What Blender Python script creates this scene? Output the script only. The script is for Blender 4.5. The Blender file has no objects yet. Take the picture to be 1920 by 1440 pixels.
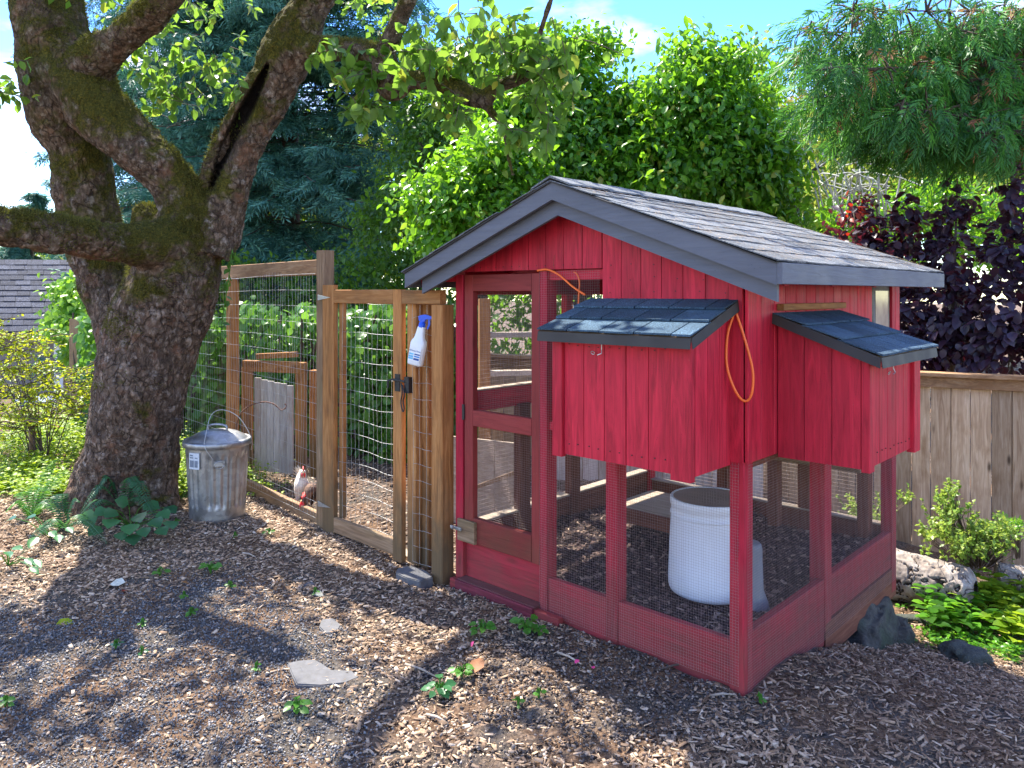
import bpy, math, random
import numpy as np
from mathutils import Vector, Matrix, Quaternion

random.seed(7)
RNG = np.random.default_rng(11)
SC = bpy.context.scene
COL = SC.collection
rad = math.radians

# ------------------------------------------------------------------ camera
CAM = Vector((1.509, -3.057, 1.73))
YAW = rad(43.3)
FOC = 1420.0            # focal length in pixels of the 1920 px wide photograph
HORIZ = 550.0
cam_data = bpy.data.cameras.new('camera')
cam = bpy.data.objects.new('camera', cam_data)
COL.objects.link(cam)
cam.location = CAM
cam.rotation_euler = (rad(90), 0, YAW)
cam_data.sensor_width = 36.0
cam_data.lens = FOC / 1920 * 36.0
cam_data.shift_y = -(720 - HORIZ) / 1920
cam_data.clip_start = 0.05
cam_data.clip_end = 600
SC.camera = cam

# ------------------------------------------------------------------ sun and sky
TRAVEL = Vector((0.58, -0.10, -1.0)).normalized()
SUN_EL = math.asin(-TRAVEL.z)
SUN_ROT = math.atan2(-TRAVEL.x, -TRAVEL.y)
world = bpy.data.worlds.new('World')
SC.world = world
world.use_nodes = True
wn = world.node_tree.nodes; wl = world.node_tree.links
wn.clear()
w_out = wn.new('ShaderNodeOutputWorld'); w_bg = wn.new('ShaderNodeBackground')
sky = wn.new('ShaderNodeTexSky'); sky.sky_type = 'NISHITA'; sky.sun_disc = False
sky.sun_elevation = SUN_EL; sky.sun_rotation = SUN_ROT
sky.air_density = 1.0; sky.dust_density = 0.15; sky.ozone_density = 4.0
tc = wn.new('ShaderNodeTexCoord')
mp = wn.new('ShaderNodeMapping'); mp.inputs['Scale'].default_value = (1.0, 1.0, 2.6)
nz = wn.new('ShaderNodeTexNoise'); nz.inputs['Scale'].default_value = 2.1; nz.inputs['Detail'].default_value = 8; nz.inputs['Roughness'].default_value = 0.55
cr = wn.new('ShaderNodeValToRGB'); cr.color_ramp.elements[0].position = 0.47; cr.color_ramp.elements[1].position = 0.66
mx = wn.new('ShaderNodeMix'); mx.data_type = 'RGBA'
mx.inputs['B'].default_value = (4.3, 4.15, 3.9, 1)
wl.new(tc.outputs['Generated'], mp.inputs['Vector']); wl.new(mp.outputs['Vector'], nz.inputs['Vector'])
wl.new(nz.outputs['Fac'], cr.inputs['Fac']); wl.new(cr.outputs['Color'], mx.inputs['Factor'])
hs = wn.new('ShaderNodeHueSaturation'); hs.inputs['Saturation'].default_value = 1.3; hs.inputs['Value'].default_value = 0.80; hs.inputs['Hue'].default_value = 0.515
wl.new(sky.outputs['Color'], hs.inputs['Color']); wl.new(hs.outputs['Color'], mx.inputs['A']); wl.new(mx.outputs['Result'], w_bg.inputs['Color'])
w_bg.inputs['Strength'].default_value = 0.15
wl.new(w_bg.outputs[0], w_out.inputs[0])
sun_d = bpy.data.lights.new('sun', 'SUN'); sun_d.energy = 3.2; sun_d.angle = rad(0.5); sun_d.color = (1.0, 0.93, 0.82)
sun = bpy.data.objects.new('sun', sun_d); COL.objects.link(sun)
sun.rotation_euler = TRAVEL.to_track_quat('-Z', 'Y').to_euler()
sun.location = (-6, 3, 12)
SC.view_settings.view_transform = 'Standard'
SC.view_settings.look = 'None'
SC.view_settings.gamma = 1.0
SC.view_settings.use_curve_mapping = False
SC.view_settings.exposure = 2.28
SC.cycles.max_bounces = 8
SC.cycles.diffuse_bounces = 4
SC.cycles.transparent_max_bounces = 8

# ------------------------------------------------------------------ small maths
CA, SA = math.cos(YAW), math.sin(YAW)
def at(px, py, Z):
    """point of the place that stands Z metres deep, seen in direction (px, py)"""
    X = (px - 960) / FOC * Z
    return Vector((CAM.x + CA * X - SA * Z, CAM.y + SA * X + CA * Z, CAM.z - (py - HORIZ) / FOC * Z))
def smooth(a, b, t):
    t = np.clip((t - a) / (b - a), 0, 1)
    return t * t * (3 - 2 * t)
def vhash(i, j, k, s):
    h = (i * 374761393 + j * 668265263 + k * 2147483647 + s * 1274126177) & 0xffffffff
    h = ((h ^ (h >> 13)) * 1274126177) & 0xffffffff
    h = ((h ^ (h >> 15)) * 2246822519) & 0xffffffff
    return ((h ^ (h >> 16)) & 0xffff) / 65535.0
def vnoise(p, s=0):
    p = np.asarray(p, float); i = np.floor(p).astype(np.int64); f = p - i; f = f * f * (3 - 2 * f)
    r = 0
    for a in (0, 1):
        for b in (0, 1):
            for c in (0, 1):
                w = (f[:, 0] if a else 1 - f[:, 0]) * (f[:, 1] if b else 1 - f[:, 1]) * (f[:, 2] if c else 1 - f[:, 2])
                r = r + w * vhash(i[:, 0] + a, i[:, 1] + b, i[:, 2] + c, s)
    return r * 2 - 1
def fbm(p, octaves=4, s=0, gain=0.5):
    p = np.asarray(p, float); r = 0; a = 1.0
    for o in range(octaves):
        r = r + a * vnoise(p * 2 ** o + o * 17.3, s + o); a *= gain
    return r
def unit(v):
    v = np.asarray(v, float)
    return v / np.maximum(np.linalg.norm(v, axis=-1, keepdims=True), 1e-9)
def V(*a): return np.array(a, float)

def ground_z(x, y):
    x = np.asarray(x, float); y = np.asarray(y, float)
    h = -0.44 * smooth(0.35, 2.35, y) * smooth(-2.2, 0.0, x)
    h = h + 0.10 * np.exp(-(((x + 5.3) / 1.0) ** 2 + ((y + 0.6) / 0.9) ** 2))
    h = h - 0.02 * smooth(0.0, 1.2, x)
    d = np.hypot(x - 1.5, y + 3.0)
    h = h - 0.9 * smooth(11, 30, d) * smooth(0, 8, -x)
    z0 = np.zeros_like(x)
    h = h + 0.018 * fbm(np.stack([x * 0.9, y * 0.9, z0], -1), 3, 5)
    return h
def gpt(px, py):
    """where the line of sight through (px, py) meets the ground"""
    z = 0.0
    for _ in range(12):
        Z = (CAM.z - z) * FOC / (py - HORIZ)
        p = at(px, py, Z)
        z = z * 0.3 + 0.7 * float(ground_z(np.array([p.x]), np.array([p.y]))[0])
    return Vector((p.x, p.y, float(ground_z(np.array([p.x]), np.array([p.y]))[0])))
def gz(x, y): return float(ground_z(np.array([x]), np.array([y]))[0])

# ------------------------------------------------------------------ objects
def tag(o, label=None, cat=None, group=None, kind=None):
    if label: o['label'] = label
    if cat: o['category'] = cat
    if group: o['group'] = group
    if kind: o['kind'] = kind
    return o
def empty(name, loc, label, cat, group=None):
    o = bpy.data.objects.new(name, None); COL.objects.link(o)
    o.location = loc; o.empty_display_size = 0.1
    return tag(o, label, cat, group)
def link(name, me, mat, parent=None, world_origin=True):
    o = bpy.data.objects.new(name, me); COL.objects.link(o)
    if mat is not None:
        if len(me.materials) == 0: me.materials.append(mat)
    if parent is not None:
        o.parent = parent
        if world_origin:
            o.matrix_parent_inverse = PINV(parent)
    return o
def PINV(parent):
    m = Matrix.Identity(4); p = parent; chain = []
    while p is not None:
        chain.append(p); p = p.parent
    for q in reversed(chain):
        m = m @ q.matrix_parent_inverse @ q.matrix_basis
    return m.inverted()
class MB:
    def __init__(s): s.v = []; s.f = []
    def add(s, vs, fs):
        n = len(s.v); s.v += [tuple(v) for v in vs]; s.f += [tuple(i + n for i in f) for f in fs]; return s
    def box(s, x0, x1, y0, y1, z0, z1, c=0.0):
        if c <= 0:
            vs = [(x, y, z) for z in (z0, z1) for (x, y) in ((x0, y0), (x1, y0), (x1, y1), (x0, y1))]
            fs = [(0, 3, 2, 1), (4, 5, 6, 7), (0, 1, 5, 4), (1, 2, 6, 5), (2, 3, 7, 6), (3, 0, 4, 7)]
            return s.add(vs, fs)
        L = max(((x1 - x0), 0), ((y1 - y0), 1), ((z1 - z0), 2))[1]
        ctr = Vector(((x0 + x1) / 2, (y0 + y1) / 2, (z0 + z1) / 2))
        ax = [Vector((1, 0, 0)), Vector((0, 1, 0)), Vector((0, 0, 1))]
        dims = [x1 - x0, y1 - y0, z1 - z0]
        a, b = [(1, 2), (2, 0), (0, 1)][L]
        return s.beam(ctr - ax[L] * dims[L] / 2, ctr + ax[L] * dims[L] / 2, dims[a], dims[b], ax[b], c)
    def beam(s, p0, p1, w, t, up=(0, 0, 1), c=0.003):
        """a board from p0 to p1, w wide, t thick along up, edges eased by c"""
        p0 = Vector(p0); p1 = Vector(p1); d = (p1 - p0).normalized()
        up = Vector(up); n = (up - d * up.dot(d)).normalized(); sd = d.cross(n)
        c = min(c, w * 0.3, t * 0.3)
        pr = [(-w / 2 + c, -t / 2), (w / 2 - c, -t / 2), (w / 2, -t / 2 + c), (w / 2, t / 2 - c), (w / 2 - c, t / 2), (-w / 2 + c, t / 2), (-w / 2, t / 2 - c), (-w / 2, -t / 2 + c)]
        vs = [p0 + sd * a + n * b for a, b in pr] + [p1 + sd * a + n * b for a, b in pr]
        fs = [(i, (i + 1) % 8, 8 + (i + 1) % 8, 8 + i) for i in range(8)] + [tuple(range(7, -1, -1)), tuple(range(8, 16))]
        return s.add(vs, fs)
    def prism(s, poly, ext):
        """poly: list of 3-D points, extruded by vector ext"""
        n = len(poly); e = Vector(ext)
        vs = [Vector(p) for p in poly] + [Vector(p) + e for p in poly]
        fs = [tuple(range(n - 1, -1, -1)), tuple(range(n, 2 * n))] + [(i, (i + 1) % n, n + (i + 1) % n, n + i) for i in range(n)]
        return s.add(vs, fs)
    def tube(s, pts, r, n=8, cap=True):
        pts = [Vector(p) for p in pts]; m = len(pts)
        rs = r if isinstance(r, (list, tuple)) else [r] * m
        ref = None; base = len(s.v)
        for k, p in enumerate(pts):
            d = (pts[min(k + 1, m - 1)] - pts[max(k - 1, 0)])
            d = d.normalized() if d.length > 1e-9 else Vector((0, 0, 1))
            if ref is None:
                ref = Vector((0, 0, 1)) if abs(d.z) < 0.9 else Vector((1, 0, 0))
            a = (ref - d * ref.dot(d)).normalized(); b = d.cross(a); ref = a
            for i in range(n):
                t = 2 * math.pi * i / n
                s.v.append(tuple(p + (a * math.cos(t) + b * math.sin(t)) * rs[k]))
        for k in range(m - 1):
            for i in range(n):
                j = (i + 1) % n
                s.f.append((base + k * n + i, base + k * n + j, base + (k + 1) * n + j, base + (k + 1) * n + i))
        if cap:
            s.f.append(tuple(base + i for i in range(n - 1, -1, -1)))
            s.f.append(tuple(base + (m - 1) * n + i for i in range(n)))
        return s
    def lathe(s, prof, n=24, org=(0, 0, 0), mod=None):
        base = len(s.v); ox, oy, oz = org
        for (r, z) in prof:
            for i in range(n):
                t = 2 * math.pi * i / n
                rr = r + (mod(t, z, r) if mod else 0)
                s.v.append((ox + rr * math.cos(t), oy + rr * math.sin(t), oz + z))
        for k in range(len(prof) - 1):
            for i in range(n):
                j = (i + 1) % n
                s.f.append((base + k * n + i, base + k * n + j, base + (k + 1) * n + j, base + (k + 1) * n + i))
        return s
    def mesh(s, name, smooth_=False):
        me = bpy.data.meshes.new(name); me.from_pydata(s.v, [], s.f); me.update()
        if smooth_: me.polygons.foreach_set('use_smooth', [True] * len(me.polygons))
        return me
    def build(s, name, mat, parent=None, smooth_=False):
        return link(name, s.mesh(name, smooth_), mat, parent)

def np_mesh(name, verts, faces, rnd=None, smooth_=False):
    """faces: (F,3) or (F,4) array"""
    me = bpy.data.meshes.new(name); verts = np.asarray(verts, np.float32); faces = np.asarray(faces, np.int32)
    F, k = faces.shape
    me.vertices.add(len(verts)); me.vertices.foreach_set('co', verts.ravel())
    me.loops.add(F * k); me.loops.foreach_set('vertex_index', faces.ravel())
    me.polygons.add(F); me.polygons.foreach_set('loop_start', np.arange(0, F * k, k, dtype=np.int32))
    me.update(calc_edges=True)
    if smooth_: me.polygons.foreach_set('use_smooth', np.ones(F, bool))
    if rnd is not None:
        a = me.attributes.new('rnd', 'FLOAT', 'FACE'); a.data.foreach_set('value', np.asarray(rnd, np.float32))
    return me

def frames(d, n):
    d = unit(d); n = n - d * np.sum(n * d, -1, keepdims=True); n = unit(n); s = np.cross(n, d)
    return d, s, n
def scatter_arrays(tv, tf, pos, d, n, size, width=None):
    d, s, n = frames(d, n); size = np.asarray(size, float).reshape(-1, 1); w = size if width is None else np.asarray(width, float).reshape(-1, 1)
    tv = np.asarray(tv, float); N = len(pos); Vn = len(tv)
    P = pos[:, None, :] + tv[None, :, 0:1] * (d * size)[:, None, :] + tv[None, :, 1:2] * (s * w)[:, None, :] + tv[None, :, 2:3] * (n * size)[:, None, :]
    Fc = np.asarray(tf)[None] + (np.arange(N) * Vn)[:, None, None]
    return P.reshape(-1, 3), Fc.reshape(-1, np.asarray(tf).shape[1])
def scatter(name, tmpl, pos, d, n, size, mat, parent=None, width=None, rnd=None, smooth_=False):
    tv, tf = tmpl
    v, f = scatter_arrays(tv, tf, pos, d, n, size, width)
    r = RNG.random(len(pos)) if rnd is None else rnd
    me = np_mesh(name, v, f, np.repeat(r, len(tf)), smooth_)
    return link(name, me, mat, parent)

# leaf shapes: x along the leaf, y across, z out of its face
LEAF = ([(0, 0, 0), (.33, 0, -.05), (.68, 0, -.05), (1, 0, -.16), (.3, .25, .05), (.66, .22, .02), (.3, -.25, .05), (.66, -.22, .02)],
        [(0, 1, 4), (4, 1, 2), (4, 2, 5), (5, 2, 3), (0, 6, 1), (6, 7, 2), (6, 2, 1), (7, 3, 2)])
LEAF_FAR = ([(0, 0, 0), (1, 0, -.12), (.45, .27, .07), (.45, -.27, .07)], [(0, 1, 2), (0, 3, 1)])
LEAF_ROUND = ([(0, 0, 0), (.3, 0, -.04), (.7, 0, -.04), (1, 0, -.14), (.12, .26, .03), (.45, .40, .05), (.82, .22, 0), (.12, -.26, .03), (.45, -.40, .05), (.82, -.22, 0)],
              [(0, 1, 4), (4, 1, 5), (5, 1, 2), (5, 2, 6), (6, 2, 3), (0, 7, 1), (7, 8, 1), (8, 2, 1), (8, 9, 2), (9, 3, 2)])
LEAF_NARROW = ([(0, 0, 0), (.5, 0, -.04), (1, 0, -.2), (.4, .13, .03), (.4, -.13, .03)], [(0, 1, 3), (3, 1, 2), (0, 4, 1), (4, 2, 1)])
NEEDLE = ([(0, 0, 0), (1, 0, 0), (.5, .06, 0)], [(0, 1, 2)])
def sprig(k, spread, w, seed):
    r = random.Random(seed); v = []; f = []
    for i in range(k):
        t = i / k
        side = 1 if i % 2 else -1
        b = Vector((t * 0.75, 0, 0)); ang = rad(spread) * side * (1.1 - 0.6 * t); e = r.uniform(-.35, .35)
        d = Vector((math.cos(ang), math.sin(ang), e)).normalized(); L = r.uniform(.28, .42)
        s_ = Vector((-d.y, d.x, 0)).normalized() * w
        n = len(v); v += [b - s_ * .5, b + d * L * .55 + s_ - Vector((0, 0, .03)), b + d * L - Vector((0, 0, .08)), b + d * L * .5 - s_]
        f += [(n, n + 1, n + 2), (n, n + 2, n + 3)]
    return ([tuple(q) for q in v], f)
SPRIG = sprig(9, 55, .035, 3)
FEATHER = sprig(14, 34, .016, 5)

# ------------------------------------------------------------------ materials
class NT:
    def __init__(s, name):
        s.m = bpy.data.materials.new(name); s.m.use_nodes = True; s.n = s.m.node_tree.nodes; s.l = s.m.node_tree.links
        s.n.clear(); s.out = s.n.new('ShaderNodeOutputMaterial'); s.bs = s.n.new('ShaderNodeBsdfPrincipled')
        s.l.new(s.bs.outputs[0], s.out.inputs[0])
    def coord(s, scale=(1, 1, 1), rot=(0, 0, 0), rand=True, kind='Object'):
        t = s.n.new('ShaderNodeTexCoord'); src = t.outputs[kind]
        if rand:
            oi = s.n.new('ShaderNodeObjectInfo'); mu = s.n.new('ShaderNodeVectorMath'); mu.operation = 'MULTIPLY_ADD'
            cb = s.n.new('ShaderNodeCombineXYZ')
            for k in range(3): s.l.new(oi.outputs['Random'], cb.inputs[k])
            s.l.new(cb.outputs[0], mu.inputs[0]); mu.inputs[1].default_value = (31.7, 17.3, 23.9); s.l.new(src, mu.inputs[2]); src = mu.outputs[0]
        m = s.n.new('ShaderNodeMapping'); m.inputs['Scale'].default_value = scale; m.inputs['Rotation'].default_value = rot
        s.l.new(src, m.inputs['Vector']); return m.outputs[0]
    def noise(s, vec, scale=5, detail=5, rough=.55, dist=0):
        n = s.n.new('ShaderNodeTexNoise'); n.inputs['Scale'].default_value = scale; n.inputs['Detail'].default_value = detail
        n.inputs['Roughness'].default_value = rough; n.inputs['Distortion'].default_value = dist
        s.l.new(vec, n.inputs['Vector']); return n.outputs['Fac']
    def voro(s, vec, scale=5, feature='F1', out='Distance'):
        n = s.n.new('ShaderNodeTexVoronoi'); n.feature = feature; n.inputs['Scale'].default_value = scale
        s.l.new(vec, n.inputs['Vector']); return n.outputs[out]
    def ramp(s, fac, stops, interp='LINEAR'):
        r = s.n.new('ShaderNodeValToRGB'); r.color_ramp.interpolation = interp; e = r.color_ramp.elements
        while len(e) < len(stops): e.new(.5)
        for q, (p, c) in zip(e, stops):
            q.position = p; q.color = (c, c, c, 1) if not isinstance(c, (tuple, list)) else (*c, 1)
        s.l.new(fac, r.inputs[0]); return r.outputs[0]
    def mix(s, fac, a, b, mode='MIX'):
        m = s.n.new('ShaderNodeMix'); m.data_type = 'RGBA'; m.blend_type = mode
        for key, val in (('Factor', fac), ('A', a), ('B', b)):
            if isinstance(val, (int, float)): m.inputs[key].default_value = val
            elif isinstance(val, (tuple, list)): m.inputs[key].default_value = (*val, 1)
            else: s.l.new(val, m.inputs[key])
        return m.outputs['Result']
    def math(s, op, a, b=0.0):
        m = s.n.new('ShaderNodeMath'); m.operation = op
        for i, val in enumerate((a, b)):
            if isinstance(val, (int, float)): m.inputs[i].default_value = val
            else: s.l.new(val, m.inputs[i])
        return m.outputs[0]
    def attr(s, name='rnd'):
        a = s.n.new('ShaderNodeAttribute'); a.attribute_name = name; return a.outputs['Fac']
    def rand(s):
        return s.n.new('ShaderNodeObjectInfo').outputs['Random']
    def geo(s, what='Position'):
        return s.n.new('ShaderNodeNewGeometry').outputs[what]
    def sep(s, vec, k):
        x = s.n.new('ShaderNodeSeparateXYZ'); s.l.new(vec, x.inputs[0]); return x.outputs[k]
    def set(s, color=None, rough=None, metal=None, bump=None, bdist=.002, bstr=.6, spec=None):
        def put(key, val):
            if val is None: return
            if isinstance(val, (int, float)): s.bs.inputs[key].default_value = val
            elif isinstance(val, tuple): s.bs.inputs[key].default_value = (*val, 1)
            else: s.l.new(val, s.bs.inputs[key])
        put('Base Color', color); put('Roughness', rough); put('Metallic', metal); put('Specular IOR Level', spec)
        if bump is not None:
            b = s.n.new('ShaderNodeBump'); b.inputs['Strength'].default_value = bstr; b.inputs['Distance'].default_value = bdist
            s.l.new(bump, b.inputs['Height']); s.l.new(b.outputs[0], s.bs.inputs['Normal'])
        return s.m

def axis_scale(axis, along, across): return tuple(along if i == axis else across for i in range(3))
def wood(name, c_dark, c_mid, c_light, axis=2, rough=.75, stain=None, stain_amt=.5, knots=True, tint=.25, bump=.0025):
    t = NT(name); v = t.coord(axis_scale(axis, 1.2, 14)); vf = t.coord(axis_scale(axis, 6, 160)); vs = t.coord(axis_scale(axis, 2.2, 5))
    g = t.noise(v, 2.2, 6, .6, 1.2); fine = t.noise(vf, 1, 3, .6)
    col = t.ramp(g, [(.28, c_dark), (.5, c_mid), (.72, c_light)])
    col = t.mix(t.math('MULTIPLY', t.ramp(fine, [(.35, 1.0), (.6, 0.0)]), .35), col, c_dark)
    if knots:
        k = t.voro(t.coord(axis_scale(axis, 1.6, 5)), 1.1); col = t.mix(t.ramp(k, [(.03, 1.0), (.10, 0.0)]), col, tuple(.35 * c for c in c_dark))
    if stain is not None:
        st = t.noise(vs, 1.3, 5, .6); col = t.mix(t.math('MULTIPLY', t.ramp(st, [(.5, 0.0), (.68, 1.0)]), stain_amt), col, stain)
    col = t.mix(1.0, col, t.ramp(t.rand(), [(0, 1 - tint), (1, 1 + tint * .35)]), 'MULTIPLY')
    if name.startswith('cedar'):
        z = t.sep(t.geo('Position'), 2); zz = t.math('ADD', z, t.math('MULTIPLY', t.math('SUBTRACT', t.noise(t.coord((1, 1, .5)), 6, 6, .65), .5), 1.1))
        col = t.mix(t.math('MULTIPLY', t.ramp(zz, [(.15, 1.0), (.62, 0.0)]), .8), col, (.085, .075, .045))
    h = t.math('ADD', t.math('MULTIPLY', fine, .7), t.math('MULTIPLY', g, .8))
    return t.set(col, rough, bump=h, bdist=bump, bstr=.7, spec=.25)
def paint(name, c, axis=2, rough=.5, var=.25, chip=(.30, .20, .17), chip_amt=.5, dirt=None, dirt_z=None, bump=.0012, under=None):
    """painted timber: grain telegraphs through, thin scuffs and flecks, grime where dirt_z says"""
    t = NT(name); v = t.coord(axis_scale(axis, 1.4, 16)); vf = t.coord(axis_scale(axis, 5, 150)); vb = t.coord((1, 1, 1))
    g = t.noise(v, 2.0, 6, .6, 1.4); fine = t.noise(vf, 1, 3, .6); blot = t.noise(vb, 3.2, 5, .6)
    d = tuple(x * (1 - var) for x in c); l = tuple(min(1, x * (1 + var)) for x in c)
    col = t.ramp(g, [(.33, d), (.5, c), (.68, l)])
    col = t.mix(t.math('MULTIPLY', t.ramp(blot, [(.45, 0.0), (.75, 1.0)]), .35), col, tuple(.85 * a + .15 * b for a, b in zip(l, chip)))
    big = t.noise(t.coord(axis_scale(axis, .7, 2.4)), 1.7, 4, .6); col = t.mix(t.math('MULTIPLY', t.ramp(big, [(.35, 1.0), (.6, 0.0)]), .28), col, tuple(.55 * x for x in c))
    kn = t.voro(t.coord(axis_scale(axis, 2.2, 6)), 1.0); col = t.mix(t.math('MULTIPLY', t.ramp(kn, [(.04, 1.0), (.12, 0.0)]), .55), col, tuple(.4 * x for x in c))
    fleck = t.noise(t.coord(axis_scale(axis, 60, 110)), 1, 4, .7)
    col = t.mix(t.math('MULTIPLY', t.ramp(fleck, [(.68, 0.0), (.73, 1.0)]), chip_amt), col, chip)
    spot = t.voro(t.coord((1, 1, 1)), 38); col = t.mix(t.math('MULTIPLY', t.ramp(spot, [(.05, 1.0), (.11, 0.0)]), .45), col, tuple(.35 * x for x in c))
    if dirt_z is not None:
        z = t.sep(t.geo('Position'), 2); zz = t.math('ADD', z, t.math('MULTIPLY', t.math('SUBTRACT', t.noise(vb, 5, 6, .65), .5), .9))
        m = t.ramp(t.math('DIVIDE', zz, dirt_z), [(.05, 1.0), (.9, 0.0)])
        col = t.mix(t.math('MULTIPLY', m, .5), col, dirt)
    col = t.mix(1.0, col, t.ramp(t.rand(), [(0, .84), (1, 1.06)]), 'MULTIPLY')
    h = t.math('ADD', t.math('MULTIPLY', fine, .5), g)
    ro = t.ramp(blot, [(.3, rough - .08), (.7, min(1, rough + .15))])
    return t.set(col, ro, bump=h, bdist=bump * 1.8, bstr=.9, spec=.2)
def leafmat(name, cols, trans=(.25, .45, .04), tfac=.4, rough=.45, yellow=None, ob=False, vein=False):
    t = NT(name); r = t.attr('rnd')
    if ob: r = t.math('FRACT', t.math('ADD', r, t.rand()))
    n = len(cols); stops = [(i / max(1, n - 1), c) for i, c in enumerate(cols)]
    if yellow: stops[-1] = (.93, stops[-1][1]); stops.append((.97, yellow))
    pn = t.noise(t.coord((1, 1, 1), rand=False), 1.3, 2, .5)
    fac = t.math('ADD', t.math('MULTIPLY', r, .75), t.math('MULTIPLY', t.math('SUBTRACT', pn, .35), .8)) if not yellow else r
    col = t.ramp(fac, stops)
    t.set(col, rough, spec=.4)
    tr = t.n.new('ShaderNodeBsdfTranslucent'); tcol = t.mix(.55, col, trans); t.l.new(tcol, tr.inputs['Color'])
    mxs = t.n.new('ShaderNodeMixShader'); mxs.inputs[0].default_value = tfac
    t.l.new(t.bs.outputs[0], mxs.inputs[1]); t.l.new(tr.outputs[0], mxs.inputs[2]); t.l.new(mxs.outputs[0], t.out.inputs[0])
    return t.m
def plain(name, c, rough=.5, metal=0.0, nscale=20, var=.2, bump=None, rand=True):
    t = NT(name); n = t.noise(t.coord((1, 1, 1)), nscale, 5, .6)
    col = t.ramp(n, [(.3, tuple(x * (1 - var) for x in c)), (.7, tuple(min(1, x * (1 + var)) for x in c))])
    ro = t.ramp(n, [(.3, max(0, rough - .1)), (.7, min(1, rough + .1))])
    return t.set(col, ro, metal, bump=n if bump else None, bdist=bump or .001)
def bits(name, stops, rough=.8, bump=None, nscale=60):
    """loose chips, stones and the like: each piece its own tone"""
    t = NT(name); r = t.attr('rnd'); col = t.ramp(r, stops)
    n = t.noise(t.coord((1, 1, 1), rand=False), nscale, 3, .6)
    col = t.mix(1.0, col, t.ramp(n, [(.3, .7), (.7, 1.15)]), 'MULTIPLY')
    return t.set(col, rough, spec=.25)

M = {}
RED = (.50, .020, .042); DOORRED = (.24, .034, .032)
for ax, nm in ((2, 'z'), (0, 'x'), (1, 'y')):
    M['red' + nm] = paint('red_paint_' + nm, RED, ax, .5, .34, (.42, .14, .11), .5)
    M['redlow' + nm] = paint('red_paint_low_' + nm, (.40, .016, .038), ax, .6, .3, (.36, .16, .13), .6, dirt=(.12, .075, .052), dirt_z=.6)
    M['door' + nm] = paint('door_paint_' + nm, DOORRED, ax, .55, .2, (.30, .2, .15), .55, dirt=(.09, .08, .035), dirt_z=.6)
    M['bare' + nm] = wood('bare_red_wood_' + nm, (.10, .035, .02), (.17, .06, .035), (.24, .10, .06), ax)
    M['cedar' + nm] = wood('cedar_' + nm, (.24, .095, .028), (.46, .205, .065), (.58, .30, .115), ax, stain=(.13, .075, .035), stain_amt=.45)
    M['grey' + nm] = wood('grey_timber_' + nm, (.13, .08, .045), (.27, .17, .095), (.38, .26, .16), ax, stain=(.14, .12, .05), stain_amt=.4)
    M['trim' + nm] = paint('grey_trim_' + nm, (.125, .135, .165), ax, .5, .12, (.35, .34, .34), .25)
M['silver'] = wood('weathered_fence', (.32, .20, .115), (.52, .36, .225), (.66, .50, .345), 2, stain=(.22, .105, .04), stain_amt=.55, tint=.35, bump=.004)
M['sunlit_wood'] = wood('sunlit_planks', (.36, .32, .29), (.52, .49, .46), (.66, .63, .61), 2, stain=(.25, .12, .05), stain_amt=.4, tint=.2, bump=.004)  # raised base tone stands in for sun on the run door and wall
M['silverx'] = wood('weathered_rail', (.22, .12, .06), (.42, .24, .12), (.52, .34, .19), 0, stain=(.27, .13, .05), stain_amt=.6, bump=.004)
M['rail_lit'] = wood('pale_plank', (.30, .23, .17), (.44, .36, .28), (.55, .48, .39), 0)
M['wire'] = plain('galvanised_wire', (.42, .42, .41), .45, .6, 80)
M['wire_d'] = plain('weathered_wire', (.33, .25, .23), .6, .2, 80)
M['cord'] = plain('orange_cord', (.85, .15, .02), .45, 0, 10, .08)
M['iron'] = plain('black_iron', (.03, .032, .035), .5, .5, 60)
M['zinc'] = plain('zinc_hardware', (.45, .47, .48), .4, .8, 60)
M['rust'] = plain('rusty_rod', (.17, .085, .055), .8, .2, 60)
M['drip'] = plain('brown_drip_edge', (.022, .018, .016), .62, 0, 6, .15)
M['bucket'] = plain('grimy_white_plastic', (.72, .75, .80), .42, 0, 4, .06)
M['water'] = plain('murky_water', (.36, .26, .20), .6, 0, 6, .25)
M['feeder'] = plain('grey_plastic', (.15, .165, .19), .45, 0, 8, .1)
M['bottle'] = plain('white_plastic_bottle', (.78, .80, .80), .35, 0, 30, .03)
M['blue'] = plain('blue_plastic', (.01, .09, .62), .3, 0, 30, .1)
M['concrete'] = plain('grey_slate', (.105, .105, .11), .85, 0, 25, .3, bump=.004)
M['glassy'] = plain('clouded_plastic', (.30, .27, .23), .12, 0, 5, .3)
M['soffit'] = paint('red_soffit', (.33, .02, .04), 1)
# shingles with mineral grit
def shingle(name, c, lit=1.6, sc=260):
    t = NT(name); v = t.coord((1, 1, 1)); g = t.noise(v, sc, 2, .7); b = t.noise(v, 6, 4, .6)
    col = t.ramp(g, [(.36, tuple(x * .4 for x in c)), (.52, c), (.66, tuple(min(1, x * lit * 1.9) for x in c))])
    col = t.mix(1.0, col, t.ramp(b, [(.3, .75), (.7, 1.2)]), 'MULTIPLY')
    col = t.mix(1.0, col, t.ramp(t.rand(), [(0, .72), (1, 1.25)]), 'MULTIPLY')
    return t.set(col, .9, bump=g, bdist=.003, bstr=1.0, spec=.2)
M['shingle'] = shingle('roof_shingle', (.135, .145, .155), 1.35)
M['shingle_nest'] = shingle('nest_shingle', (.045, .080, .115), 1.15)
M['shingle_house'] = shingle('house_shingle', (.045, .05, .068), 1.2, 60)
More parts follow.
